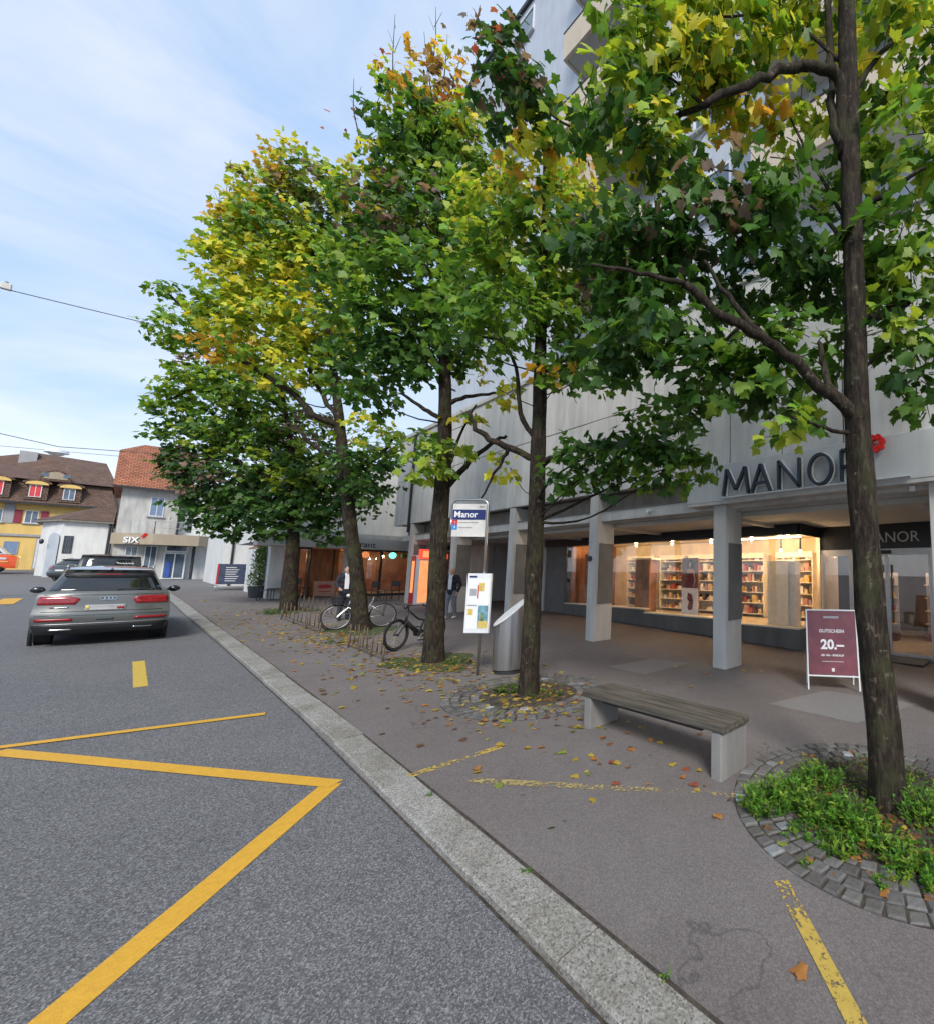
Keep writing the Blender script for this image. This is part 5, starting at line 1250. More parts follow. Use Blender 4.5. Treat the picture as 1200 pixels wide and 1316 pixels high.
def leaves_mesh(name, P, D, N, Sz, Cl, tmpl, parent, mat='leaf'):
    """P positions, D leaf axis, N normal, Sz size, Cl colour arrays -> one mesh of leaf-shaped faces"""
    n = len(P); k = len(tmpl); D = D/np.linalg.norm(D, axis=1, keepdims=True); X = np.cross(D, N); X /= np.linalg.norm(X, axis=1, keepdims=True)+1e-9; Nn = np.cross(X, D)
    tz = leaf_z(tmpl)*rng.uniform(.5, 2.0, (n, 1))
    V = (P[:, None, :] + Sz[:, None, None]*(X[:, None, :]*tmpl[None, :, 0:1] + D[:, None, :]*tmpl[None, :, 1:2] + Nn[:, None, :]*tz[:, :, None]))
    cen = P + Sz[:, None]*D*.36 + Nn*Sz[:, None]*.03
    V = np.concatenate([V, cen[:, None, :]], axis=1).reshape(-1, 3)-wl(parent)
    kk = k+1; base = (np.arange(n)*kk)[:, None, None]
    tri = np.array([(i, (i+1) % k, k) for i in range(k)])[None] + base
    tri = tri.reshape(-1)
    me = bpy.data.meshes.new(name); me.vertices.add(len(V)); me.vertices.foreach_set('co', V.astype(np.float32).ravel())
    nf = len(tri)//3; me.loops.add(len(tri)); me.loops.foreach_set('vertex_index', tri.astype(np.int32)); me.polygons.add(nf)
    me.polygons.foreach_set('loop_start', np.arange(0, nf*3, 3, dtype=np.int32)); me.polygons.foreach_set('loop_total', np.full(nf, 3, dtype=np.int32))
    me.update(calc_edges=True)
    at = me.attributes.new('Col', 'FLOAT_COLOR', 'POINT'); c4 = np.concatenate([np.repeat(Cl, kk, axis=0), np.ones((n*kk, 1))], axis=1); at.data.foreach_set('color', c4.astype(np.float32).ravel())
    me.polygons.foreach_set('use_smooth', np.ones(nf, dtype=bool)); me.materials.append(M(mat))
    o = bpy.data.objects.new(name, me); COL.objects.link(o)
    if parent: o.parent = parent
    return o
def smooth_path(pts, n=5):
    pts = [np.array(p, float) for p in pts]; out = []
    for i in range(len(pts)-1):
        p0 = pts[max(i-1, 0)]; p1 = pts[i]; p2 = pts[i+1]; p3 = pts[min(i+2, len(pts)-1)]
        for k in range(n):
            t = k/n; out.append(.5*((2*p1)+(-p0+p2)*t+(2*p0-5*p1+4*p2-p3)*t*t+(-p0+3*p1-3*p2+p3)*t**3))
    out.append(pts[-1]); return out
def tree(label, base_px, trunk, limbs, clumps, tmpl, size, dens, twigs=(), sparse=(), wsc=.80, shift=0.0, rsc=1.0, auto_limbs=True):
    base = pv(*base_px); base[2] = gz(base[1])+KH; ref = base@HF
    t = thing('maple_tree', base, label, 'tree', 'maples along the pavement')
    def at(x, y, dd=0.0):
        d = ray(x, y); s = (ref+dd)/(d@HF); return CAM+d*s
    mpp = lambda x, y, dd=0: (ref+dd)/(ray(x, y)@HF)/F_PX
    # trunk
    tp = [(*at(x, y), w*mpp(x, y)*.5*wsc) for x, y, w in trunk]; tp[0] = (base[0], base[1], base[2]-.08, tp[0][3]); 
    q = smooth_path([np.array(p) for p in tp], 6); m = MB()
    n = 18; ph = rng.uniform(0, 6, 4); vs = []; 
    for p in q:
        flare = 1+.16*math.exp(-max(p[2]-base[2], 0)/.18)
        for k in range(n):
            a = 2*PI*k/n; r = p[3]*flare*(1+.05*math.sin(3*a+ph[0]+p[2]*1.3)+.045*math.sin(5*a+ph[1]+p[2]*2.9)+.03*math.sin(2*a+p[2]*6+ph[2])+random.uniform(-.025, .025))
            vs.append((p[0]+math.cos(a)*r, p[1]+math.sin(a)*r, p[2]))
    fs = [(i*n+k, i*n+(k+1) % n, (i+1)*n+(k+1) % n, (i+1)*n+k) for i in range(len(q)-1) for k in range(n)]
    m.add(vs, fs); tr = m.build('trunk', 'bark', t, smooth=True)
    def limb(pts, r0, r1):
        P = smooth_path(pts, 5); k = len(P)
        for i in range(1, k-1): P[i] = P[i]+np.array([random.uniform(-1, 1) for _ in range(3)])*r0*.35
        MB().tube(P, [r0+(r1-r0)*(i/(k-1))**.8 for i in range(k)], 8, jit=.08).build('branch', 'bark', tr, smooth=True)
    for L_ in limbs:
        pts = [at(x, y, dd) for x, y, dd in L_[1:]]; w0, w1 = L_[0]; u = mpp(*L_[1][:2]); limb(pts, w0*u*.5, w1*u*.5)
    # crown: leafy sprays inside the clumps
    PP, DD, NN, SS, CC = [], [], [], [], []; tw = MB()
    tq = np.array([p[:3] for p in q])
    for (cx, cy, rx, ry, dd, pal, dk) in clumps:
        dd = dd+shift*max(0., min(1.6, (1100-cx)/250)) if shift else dd
        rx *= rsc; c = at(cx, cy, dd); u = mpp(cx, cy, dd); rd = (rx+ry)/2*u*.9
        hd = np.array([RT[0], RT[1], 0]); hd /= np.linalg.norm(hd)
        nt_ = max(4, int(dens*dk*rx*ry*u*u*PI*3.2)); 
        # limb from the trunk to the clump
        i0 = int(np.argmin(np.linalg.norm((tq-c)*[1, 1, .2], axis=1)*.25+np.abs(tq[:, 2]-(c[2]-.15-.42*np.linalg.norm((tq-c)[:, :2], axis=1)))+np.where(tq[:, 2] < base[2]+2.7, 9.0, 0)))
        s0 = tq[i0]; mid = s0+(c-s0)*.55+np.array([0, 0, -.10*np.linalg.norm(c-s0)])+rng.normal(size=3)*.09*np.linalg.norm(c-s0)
        if auto_limbs and np.linalg.norm(c-s0) > .4 and s0[2] < c[2]: limb([s0, mid, c], max(.010, min(.03, .011*np.linalg.norm(c-s0))), .005)
        for _ in range(nt_):
            v = rng.normal(size=3); v /= np.linalg.norm(v); v *= rng.uniform(.12, 1.0)**.5
            o = hd*v[0]*rx*u + np.array([0, 0, v[2]*ry*u]) + HF*v[1]*rd
            pc = c+o
            out = (pc-c)/max(np.linalg.norm(pc-c), .05)
            d = out*.7+rng.normal(size=3)*.5+np.array([0, 0, .05]); d /= np.linalg.norm(d); d[2] *= .6
            ln = rng.uniform(.25, .55)*size/.15*(1 if size < .2 else .8); nl = rng.integers(6, 11); ln = min(ln, .5*min(rx, ry)*u+.06)
            if _ % 2 == 0: tw.tube([pc-d*ln*.9, pc-d*ln*.3, pc+d*ln*.9], [.006, .005, .002], 4, False)
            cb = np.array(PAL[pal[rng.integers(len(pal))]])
            for j in range(nl):
                s_ = rng.uniform(-.2, 1.0); side = 1 if j % 2 else -1
                lat = np.cross(d, [0, 0, 1.]); lat /= np.linalg.norm(lat)+1e-9
                p = pc+d*ln*s_+lat*side*rng.uniform(.0, .10)+rng.normal(size=3)*.05
                ax = d*.45+lat*side*rng.uniform(.4, 1.0)+np.array([0, 0, rng.uniform(-1.0, .05)])+rng.normal(size=3)*.25
                nn = np.array([0, 0, 1.])*.55+out*.55-HF*.15+rng.normal(size=3)*.48
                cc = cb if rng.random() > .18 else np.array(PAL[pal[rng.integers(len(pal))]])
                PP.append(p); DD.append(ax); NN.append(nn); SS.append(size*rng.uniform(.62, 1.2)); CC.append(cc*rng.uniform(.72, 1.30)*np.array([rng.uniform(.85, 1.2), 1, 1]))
    for (x, y, dd, n_, pal) in sparse:
        for _ in range(n_):
            p = at(x+rng.normal()*14, y+rng.normal()*14, dd+rng.normal()*.3); PP.append(p); DD.append(rng.normal(size=3)+[0, 0, -.6]); NN.append(rng.normal(size=3)*.5+[0, 0, 1]); SS.append(size*rng.uniform(.5, .9)); CC.append(np.array(PAL[pal[rng.integers(len(pal))]]))
    for (x0, y0, x1, y1) in twigs:
        a, b = at(x0, y0), at(x1, y1); tw.tube([a, (a+b)/2+rng.normal(size=3)*.04, b], [.016, .010, .004], 5)
        for s_ in (-1, 1):
            e_ = a+(b-a)*rng.uniform(.4, .8); f_ = e_+(b-a)*.22+HF*0+np.array([RT[0], RT[1], 0])*s_*.16; tw.tube([e_, f_], [.007, .003], 4)
    tw.build('twigs', 'bark', t)['kind'] = 'stuff'
    o = leaves_mesh('crown', np.array(PP), np.array(DD), np.array(NN), np.array(SS), np.array(CC), tmpl, t); o['kind'] = 'stuff'
    print('tree', label[:20], len(PP)); return t, base, at
TREES = []
# nearest tree, right
TREES.append(tree('nearest maple at the right with mossy trunk in the weedy cobbled pit', (1142, 1037),
  [(1142, 1037, 48), (1134, 940, 44), (1124, 850, 41), (1114, 720, 38), (1106, 610, 36), (1101, 500, 32), (1098, 400, 28), (1094, 280, 27), (1091, 140, 25), (1088, 0, 22), (1084, -140, 16), (1080, -260, 8)],
  [((20, 9), (1102, 540, 0), (1066, 505, -.1), (1010, 455, -.2), (950, 420, -.4), (880, 365, -.6)), ((12, 6), (1070, 508, -.1), (1058, 470, .0), (1052, 440, .1)), ((10, 4), (985, 440, -.3), (935, 380, -.2), (905, 335, -.2)),
   ((17, 7), (1084, 200, 0), (1074, 100, -.1), (1020, 84, -.3), (965, 108, -.5), (905, 135, -.7)), ((15, 9), (1100, 190, 0), (1072, 170, .0), (1068, 60, .1), (1060, -40, .1)), ((16, 8), (1104, 415, 0), (1150, 398, .2), (1190, 372, .3), (1240, 365, .4)),
   ((9, 4), (1100, 275, 0), (1135, 250, -.2), (1190, 215, -.4)), ((9, 4), (1096, 120, 0), (1130, 70, .1), (1180, 30, .2)), ((8, 3), (905, 135, .2), (820, 165, .9), (740, 165, 1.3), (660, 110, 1.5)), ((7, 3), (880, 365, -.6), (820, 350, -.7), (760, 340, -.8)), ((7, 3), (1104, 560, 0), (1060, 550, -.1), (1015, 535, -.3)), ((7, 2), (1096, 330, 0), (1050, 270, .3), (985, 235, .5), (920, 215, .6)), ((6, 2), (1095, 300, 0), (1040, 200, .4), (1000, 120, .6)), ((6, 2), (1092, 90, 0), (1020, 30, .2), (940, 20, .4), (850, 40, .6)), ((5, 2), (905, 135, .2), (850, 90, .5), (800, 40, .7)), ((5, 2), (950, 420, -.2), (900, 455, .2), (850, 440, .5)), ((6, 2), (1100, 480, 0), (1150, 440, .1), (1190, 430, .2))],
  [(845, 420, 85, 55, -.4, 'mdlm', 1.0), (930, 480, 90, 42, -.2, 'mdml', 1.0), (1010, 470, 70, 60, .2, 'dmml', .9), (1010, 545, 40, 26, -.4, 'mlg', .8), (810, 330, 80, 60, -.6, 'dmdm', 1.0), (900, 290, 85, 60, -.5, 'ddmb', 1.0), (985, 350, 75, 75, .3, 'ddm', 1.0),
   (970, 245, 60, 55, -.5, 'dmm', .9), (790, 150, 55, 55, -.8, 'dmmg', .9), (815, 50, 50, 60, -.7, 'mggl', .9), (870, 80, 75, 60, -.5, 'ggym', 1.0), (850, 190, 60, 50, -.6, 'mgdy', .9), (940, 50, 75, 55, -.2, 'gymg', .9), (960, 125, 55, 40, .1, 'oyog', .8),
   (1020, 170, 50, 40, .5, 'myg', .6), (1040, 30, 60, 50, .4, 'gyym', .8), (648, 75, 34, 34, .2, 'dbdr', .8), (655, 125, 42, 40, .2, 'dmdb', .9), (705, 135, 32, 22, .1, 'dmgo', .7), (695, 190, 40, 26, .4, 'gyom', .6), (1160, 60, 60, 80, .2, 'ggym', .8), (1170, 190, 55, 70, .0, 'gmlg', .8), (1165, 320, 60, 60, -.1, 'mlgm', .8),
   (1150, 430, 60, 55, .2, 'mmlg', .8), (1180, 500, 45, 35, .1, 'mmd', .7), (1100, 340, 55, 60, .6, 'dml', .7), (1105, 230, 45, 60, .7, 'mlg', .6), (1280, 120, 90, 110, .2, 'mlg', .7), (1290, 340, 90, 110, .2, 'mld', .7), (1100, -90, 160, 70, .2, 'gyml', .8), (900, -60, 110, 50, -.2, 'gylm', .7), (770, 470, 40, 30, -.5, 'mmd', .7), (740, 330, 36, 44, -.7, 'dmb', .6), (880, 545, 40, 22, .0, 'md', .5)],
  LEAF_A, .155, 14.5, wsc=.95, shift=.85, auto_limbs=False))
TREES.append(tree('slim maple standing between the litter bin and the bench', (680, 892),
  [(680, 892, 29), (682, 800, 27), (687, 700, 25), (690, 620, 24), (693, 540, 21), (694, 450, 18), (696, 370, 14), (700, 270, 9), (700, 180, 5)],
  [((11, 5), (691, 592, 0), (650, 575, -.1), (615, 555, -.2), (602, 530, -.2)), ((8, 3), (692, 570, 0), (668, 530, -.1), (662, 470, -.1), (640, 430, -.2)), ((10, 5), (694, 478, 0), (735, 468, .1), (775, 452, .3)), ((9, 4), (691, 600, 0), (740, 575, -.3), (800, 570, -.7), (860, 585, -1.0)), ((6, 3), (694, 460, 0), (650, 440, .1), (600, 430, .3)), ((6, 2), (655, 575, -.1), (640, 600, 0), (618, 640, .1))],
  [(700, 215, 60, 42, .2, 'yggo', .8), (640, 265, 60, 45, .3, 'gyl', .9), (745, 290, 65, 55, .3, 'lgmy', .9), (690, 320, 70, 55, -.3, 'lmg', 1.0), (625, 350, 60, 50, .0, 'lmlg', 1.0), (660, 410, 75, 42, -.5, 'lllm', 1.0), (745, 390, 70, 50, .0, 'lmgb', .9), (600, 420, 45, 45, -.1, 'lm', .9),
   (800, 430, 60, 40, .2, 'mld', .8), (760, 470, 60, 30, -.2, 'mlm', .7), (720, 480, 40, 22, -.4, 'lmo', .6), (800, 590, 70, 36, -.8, 'mdm', 1.0), (860, 600, 55, 28, -1.0, 'mdl', .9), (740, 610, 45, 26, -.5, 'dm', .8), (840, 550, 55, 25, -.8, 'mml', .8), (900, 590, 30, 16, -1.1, 'ml', .7), (640, 500, 32, 22, .2, 'gy', .25), (655, 600, 22, 14, .3, 'gy', .3), (790, 350, 50, 45, .6, 'mdl', .8)],
  LEAF_A, .15, 12.0))
TREES.append(tree('tall maple beside the e-bike with its top rising highest', (557, 851),
  [(557, 851, 34), (561, 750, 28), (567, 650, 26), (572, 560, 22), (571, 470, 18), (568, 390, 14), (562, 270, 9), (548, 150, 5), (545, 90, 3)],
  [((9, 4), (570, 632, 0), (596, 600, .1), (628, 572, .2), (650, 560, .3)), ((8, 3), (566, 632, 0), (546, 605, 0), (535, 590, 0)), ((8, 3), (572, 540, 0), (545, 525, -.1), (515, 505, -.2)), ((7, 3), (572, 520, 0), (600, 510, .1), (640, 505, .2)), ((7, 3), (570, 450, 0), (530, 430, -.2), (500, 410, -.3)), ((5, 2), (570, 620, 0), (590, 560, .2), (612, 520, .2))],
  [(520, 110, 36, 34, 0, 'yygo', .55), (560, 110, 40, 40, 0, 'yyob', .6), (575, 150, 40, 36, .2, 'ygob', .7), (525, 165, 50, 40, -.2, 'dmdl', 1.0), (500, 215, 34, 40, .0, 'ygdm', .7), (560, 215, 65, 50, .1, 'mlml', 1.0), (605, 190, 42, 46, .2, 'lgyl', .8), (480, 265, 42, 44, .0, 'ygyg', .8), (525, 290, 75, 52, -.2, 'mdmb', 1.0), (600, 290, 60, 52, .2, 'lmg', 1.0), (470, 340, 55, 50, -.1, 'gmlm', .9), (540, 365, 80, 52, -.4, 'lmml', 1.0), (610, 380, 45, 45, .2, 'lmg', .8), (480, 420, 60, 52, -.3, 'mmld', 1.0), (545, 445, 65, 45, -.2, 'dmmd', .9), (470, 490, 45, 36, -.1, 'mdm', .8), (590, 470, 40, 26, .3, 'gyl', .35), (560, 580, 42, 26, -.4, 'lmg', .7), (545, 605, 30, 18, -.4, 'lg', .7), (600, 545, 30, 22, .4, 'gyl', .2)],
  LEAF_B, .165, 10.5, wsc=.72, twigs=[(505, 120, 508, 18), (555, 95, 560, 8), (556, 130, 545, 40), (580, 120, 595, 60), (465, 190, 455, 100), (500, 200, 490, 150), (570, 110, 575, 45)], sparse=[(440, 165, 0, 6, 'rb'), (470, 190, 0, 14, 'yog'), (510, 70, 0, 12, 'rbo'), (585, 110, 0, 12, 'rb'), (560, 60, 0, 8, 'ob')]))
TREES.append(tree('leaning yellow-topped maple standing in front of the city bike', (466, 810),
  [(466, 810, 29), (460, 750, 24), (451, 680, 22), (444, 610, 20), (438, 555, 17), (433, 510, 14), (422, 430, 10), (405, 340, 6), (390, 250, 3)],
  [((10, 4), (440, 548, 0), (408, 535, -.3), (375, 505, -.6), (330, 475, -.9), (285, 450, -1.2)), ((8, 3), (445, 605, 0), (480, 590, .2), (505, 565, .3)), ((7, 3), (437, 540, 0), (410, 500, -.2), (390, 450, -.4)), ((7, 3), (442, 590, 0), (400, 570, -.2), (380, 545, -.3))],
  [(372, 212, 34, 26, 0, 'yygo', .75), (352, 240, 40, 30, 0, 'yggb', .8), (405, 250, 50, 34, .2, 'bgmd', .9), (330, 275, 40, 34, -.3, 'ygyo', .8), (305, 310, 32, 40, -.6, 'lgyg', .9), (365, 300, 60, 45, -.2, 'gylm', 1.0), (440, 290, 45, 40, .4, 'bgmd', .9), (335, 355, 60, 45, -.4, 'yggy', 1.0), (410, 350, 60, 50, .0, 'yglg', 1.0), (290, 395, 24, 34, -.8, 'lgm', .8), (340, 415, 66, 42, -.6, 'yygg', 1.0), (415, 420, 60, 45, -.2, 'ygly', 1.0), (300, 450, 36, 26, -1.0, 'lgo', .7), (360, 470, 50, 30, -.6, 'gyl', .7), (440, 475, 40, 30, .2, 'ygml', .6), (480, 560, 40, 30, .5, 'gyl', .4), (470, 610, 42, 40, -.3, 'dmmd', .9), (490, 570, 25, 25, .0, 'lg', .5)],
  LEAF_B, .175, 10.0, wsc=.66, twigs=[(300, 300, 275, 245), (305, 295, 290, 232), (315, 285, 312, 240), (300, 330, 262, 270), (320, 280, 322, 255)], sparse=[(285, 290, -.4, 12, 'rb'), (290, 320, -.4, 8, 'bo'), (385, 190, 0, 6, 'b'), (305, 275, -.4, 8, 'rb')]))
TREES.append(tree('farthest maple with low spreading dark crown near the road', (372, 785),
  [(372, 785, 26), (374, 735, 22), (377, 690, 19), (378, 630, 14), (372, 560, 9), (360, 490, 5)],
  [((8, 3), (378, 640, 0), (340, 610, -.3), (300, 590, -.6)), ((7, 3), (378, 625, 0), (410, 600, .2), (440, 590, .3)), ((6, 2), (375, 580, 0), (320, 530, -.4), (260, 500, -.9), (215, 515, -1.2)), ((5, 2), (368, 530, 0), (300, 470, -.5), (240, 400, -1.0), (212, 375, -1.1)), ((5, 2), (372, 560, 0), (300, 520, -.3), (240, 450, -.6))],
  [(214, 372, 20, 11, -1.1, 'lmgl', .8), (258, 395, 16, 16, -.8, 'lgo', .6), (228, 425, 34, 26, -1.0, 'lmgl', .9), (275, 430, 30, 30, -.7, 'lmg', .9), (215, 515, 26, 20, -1.1, 'lgl', .9), (262, 500, 48, 30, -.8, 'lgml', .95), (325, 500, 55, 36, -.4, 'lgm', .95), (255, 560, 50, 34, -.6, 'mdgm', 1.0), (320, 560, 60, 36, -.2, 'lmgd', 1.0), (390, 560, 50, 40, .2, 'gmb', .8), (240, 600, 36, 26, -.7, 'ddmb', 1.0), (290, 620, 60, 34, -.4, 'dmdb', 1.1), (360, 610, 55, 36, .0, 'dmg', 1.0), (420, 610, 50, 36, .3, 'dmg', .95), (270, 655, 38, 26, -.4, 'dddm', 1.1), (330, 655, 50, 26, -.3, 'dmd', 1.1), (400, 655, 50, 26, .0, 'dmdm', 1.0), (450, 640, 40, 30, .3, 'mdm', .9), (290, 685, 20, 12, -.4, 'dd', .9), (225, 600, 20, 10, -.9, 'bd', .7), (240, 470, 26, 16, -.9, 'gbl', .6), (345, 540, 40, 30, .6, 'gl', .6), (205, 520, 16, 8, -1.2, 'lg', .8), (420, 690, 26, 12, .0, 'md', .8), (350, 680, 30, 12, -.2, 'md', .8)],
  LEAF_B, .17, 11.0, wsc=.66, rsc=.86))

# ================================================================== TREE PITS, WEEDS, FALLEN LEAVES
cob = []
for k in range(5):
    m = MB(); w, l, h = .058, .058, .05
    j = lambda: random.uniform(-.008, .008)
    lo = [(-w+j(), -l+j(), -.04), (w+j(), -l+j(), -.04), (w+j(), l+j(), -.04), (-w+j(), l+j(), -.04)]
    md = [(p[0], p[1], .008) for p in lo]; tp = [(p[0]*.82, p[1]*.82, .017+random.uniform(-.003, .003)) for p in lo]
    m.add(lo+md+tp, [(0, 1, 5, 4), (1, 2, 6, 5), (2, 3, 7, 6), (3, 0, 4, 7), (4, 5, 9, 8), (5, 6, 10, 9), (6, 7, 11, 10), (7, 4, 8, 11), (8, 9, 10, 11)]); cob.append(m.mesh('cobble', 'cobble', smooth=False))
def pit(c, R, rows, label, flat=1.0):
    z = gz(c[1])+KH; t = thing('tree_pit', (c[0], c[1], z), label, 'tree pit', 'cobbled tree pits')
    sl = (gz(c[1]+1)-gz(c[1]-1))/2
    n = 48; vs = [(c[0], c[1], z+.012)]
    for k in range(n): a = 2*PI*k/n; x, y = c[0]+math.cos(a)*R, c[1]+math.sin(a)*R; vs.append((x, y, gz(y)+KH+.003))
    MB().add(vs, [(0, 1+k, 1+(k+1) % n) for k in range(n)]).build('bedding', 'soil', t)
    for r in range(rows):
        rad = R-.065-r*.128; nn = int(2*PI*rad/.128); o = random.random()
        for k in range(nn):
            a = 2*PI*(k+o)/nn; x, y = c[0]+math.cos(a)*rad, c[1]+math.sin(a)*rad
            inst('cobble', random.choice(cob), t, (x, y, gz(y)+KH+random.uniform(-.004, .006)), rot=(random.uniform(-.05, .05)+sl, random.uniform(-.05, .05), a+random.uniform(-.06, .06)), sc=(random.uniform(.92, 1.03), random.uniform(.94, 1.05), 1))
    return t
b1 = TREES[0][1]; b2 = TREES[1][1]; b3 = TREES[2][1]; b4 = TREES[3][1]; b5 = TREES[4][1]
pit(b1, 1.42, 4, 'round cobbled pit full of weeds around the nearest tree'); pit(b2, 1.22, 4, 'round cobbled pit around the slim tree behind the bench')
for i, (b, r, lab) in enumerate(((b3, .75, 'soil and moss patch around the tree by the e-bike'), (b4, .8, 'soil and moss patch around the leaning tree'), (b5, .8, 'soil and moss patch around the farthest tree'))):
    m = MB(); n = 40; vs = [(b[0], b[1], gz(b[1])+KH+.02)]
    for k in range(n): a = 2*PI*k/n; rr = r*(1+.18*math.sin(3*a+i)+.1*math.sin(7*a)); y = b[1]+math.sin(a)*rr*1.2; vs.append((b[0]+math.cos(a)*rr, y, gz(y)+KH+.004))
    m.add(vs, [(0, 1+k, 1+(k+1) % n) for k in range(n)]); tag(m.build('moss_patch', 'moss'), lab, 'moss', 'mossy patches')
BL = np.array([(0, 0), (.12, .10), (.06, .2), (.26, .34), (.10, .42), (.24, .60), (.08, .66), (.12, .84), (0, 1.0)]); BL = np.concatenate([BL, BL[1:-1][::-1]*[-1, 1]])
def weeds(c, r, h, n, label, cols, par=None, group='weeds in the tree pits', name='weed_plant', stalk=True):
    z = gz(c[1])+KH; t = thing(name, (c[0], c[1], z), label, 'plant', group)
    P, D, N, S_, C_ = [], [], [], [], []; st = MB()
    for _ in range(n):
        a = rng.uniform(0, 2*PI); rr = r*math.sqrt(rng.uniform()); x, y = c[0]+math.cos(a)*rr, c[1]+math.sin(a)*rr; zz = gz(y)+KH+.005
        hh = h*rng.uniform(.45, 1.0)*(1-.45*rr/r); lean = np.array([math.cos(a), math.sin(a), 0])*rng.uniform(.05, .55)*hh+rng.normal(size=3)*.02
        top = np.array([x, y, zz+hh])+lean; st.tube([(x, y, zz), (x+lean[0]*.4, y+lean[1]*.4, zz+hh*.6), top], [.004, .003, .001], 4, False)
        cb = np.array(cols[rng.integers(len(cols))])
        for j in range(11):
            f = rng.uniform(.1, 1.0); p = np.array([x, y, zz])+np.array([lean[0]*f, lean[1]*f, hh*f]); aa = rng.uniform(0, 2*PI)
            P.append(p); D.append([math.cos(aa), math.sin(aa), rng.uniform(-.1, 1.0)]); N.append([rng.normal()*.4, rng.normal()*.4, 1]); S_.append(rng.uniform(.028, .066)*min(1, h/.14)); C_.append(cb*rng.uniform(.7, 1.35))
    st.build('stems', 'stem_green', t)['kind'] = 'stuff'; leaves_mesh('leaves', np.array(P), np.array(D), np.array(N), np.array(S_), np.array(C_), BL, t, 'weed')['kind'] = 'stuff'
    return t
simple('stem_green', (.09, .17, .03), .6, var=.2, scale=20)
GW = [(.085, .22, .018), (.13, .28, .022), (.05, .14, .015), (.19, .29, .03)]
for px, py, r, h, n, lab in ((985, 1040, .20, .30, 95, 'bushy light green weed at the left edge of the near pit'), (1012, 1028, .17, .24, 60, 'light green weed behind the leftmost weed of the near pit'), (1052, 1010, .20, .26, 60, 'dark green weed left of the near trunk'), (1060, 1052, .22, .22, 90, 'spreading weed in the middle of the near pit'), (1098, 1062, .17, .30, 70, 'upright weed with fern-like leaves before the near trunk'), (1078, 1090, .16, .13, 36, 'low weed at the inner cobbles of the near pit'), (1120, 1082, .16, .16, 36, 'low weed below the near trunk'), (1185, 1050, .22, .32, 80, 'tall weed right of the near trunk'), (1165, 1112, .18, .16, 40, 'low weed among brown leaves below the trunk'), (1195, 1130, .18, .18, 40, 'weed patch at the lower right picture edge'), (1150, 1010, .18, .16, 30, 'weed behind the near trunk'), (1030, 1075, .12, .10, 20, 'small weed near the front cobbles of the near pit'), (1037, 1115, .05, .06, 8, 'tiny tuft between the front cobbles'), (1140, 1140, .08, .08, 12, 'small tuft beside the orange leaf')):
    weeds(pv(px, py), r, h, n, lab, GW)
for px, py, r, h, n, lab in ((655, 888, .22, .14, 40, 'small weed left of the slim trunk'), (700, 895, .22, .10, 30, 'small weed right of the slim trunk'), (588, 852, .25, .10, 30, 'low weeds right of the tree by the e-bike'), (440, 826, .3, .10, 30, 'low weeds at the guard beside the leaning tree'), (350, 789, .4, .12, 40, 'low weeds left of the farthest tree')):
    weeds(pv(px, py), r, h, n, lab, [(.07, .12, .02), (.10, .15, .025), (.05, .09, .015)])
kx = [(551, 1024), (676, 1122), (852, 1262)]
for i, (px, py) in enumerate(kx): weeds(pv(px, py), .03, .035, 6, ('tiny tuft on the kerb joint at the faded line', 'tiny tuft on the kerb joint further down', 'tiny tuft on the kerb joint nearest the camera')[i], GW)
P, D, N, S_, C_ = [], [], [], [], []
for _ in range(2600):
    a = rng.uniform(0, 2*PI); rr = .98*math.sqrt(rng.uniform(.03, 1)); x, y = b1[0]+math.cos(a)*rr, b1[1]+math.sin(a)*rr
    P.append([x, y, gz(y)+KH+.01+rng.uniform(0, .05)]); D.append([rng.normal(), rng.normal(), rng.uniform(0, .7)]); N.append([rng.normal()*.4, rng.normal()*.4, 1]); S_.append(rng.uniform(.025, .06)); C_.append(np.array(GW[rng.integers(4)] if rng.random() < .62 else (.16, .09, .05))*rng.uniform(.5, 1.1))
tag(leaves_mesh('ground_cover', np.array(P), np.array(D), np.array(N), np.array(S_), np.array(C_), BL, None, 'weed'), 'low green ground cover and dead leaves filling the near tree pit', 'ground cover', kind='stuff')
# potted bush foliage
P, D, N, S_, C_ = [], [], [], [], []
qb = pv(330, 768); zb = gz(qb[1])+KH
for _ in range(1500):
    f = rng.uniform(0, 1); w = .42*(1-.55*f); a = rng.uniform(0, 2*PI); P.append([qb[0]+math.cos(a)*w*rng.uniform(.2, 1), qb[1]+math.sin(a)*w*rng.uniform(.2, 1), zb+.5+f*1.75]); D.append(rng.normal(size=3)+[0, 0, .6]); N.append(rng.normal(size=3)+[0, 0, .8]); S_.append(rng.uniform(.07, .14)); C_.append(np.array([(.07, .15, .03), (.14, .22, .05), (.2, .27, .08)][rng.integers(3)])*rng.uniform(.7, 1.3))
leaves_mesh('foliage', np.array(P), np.array(D), np.array(N), np.array(S_), np.array(C_), BL, pl, 'weed')['kind'] = 'stuff'
MB().tube([(qb[0], qb[1], zb+.4), (qb[0]+.03, qb[1], zb+2.1)], [.03, .01], 6).build('stem', 'bark', pl)
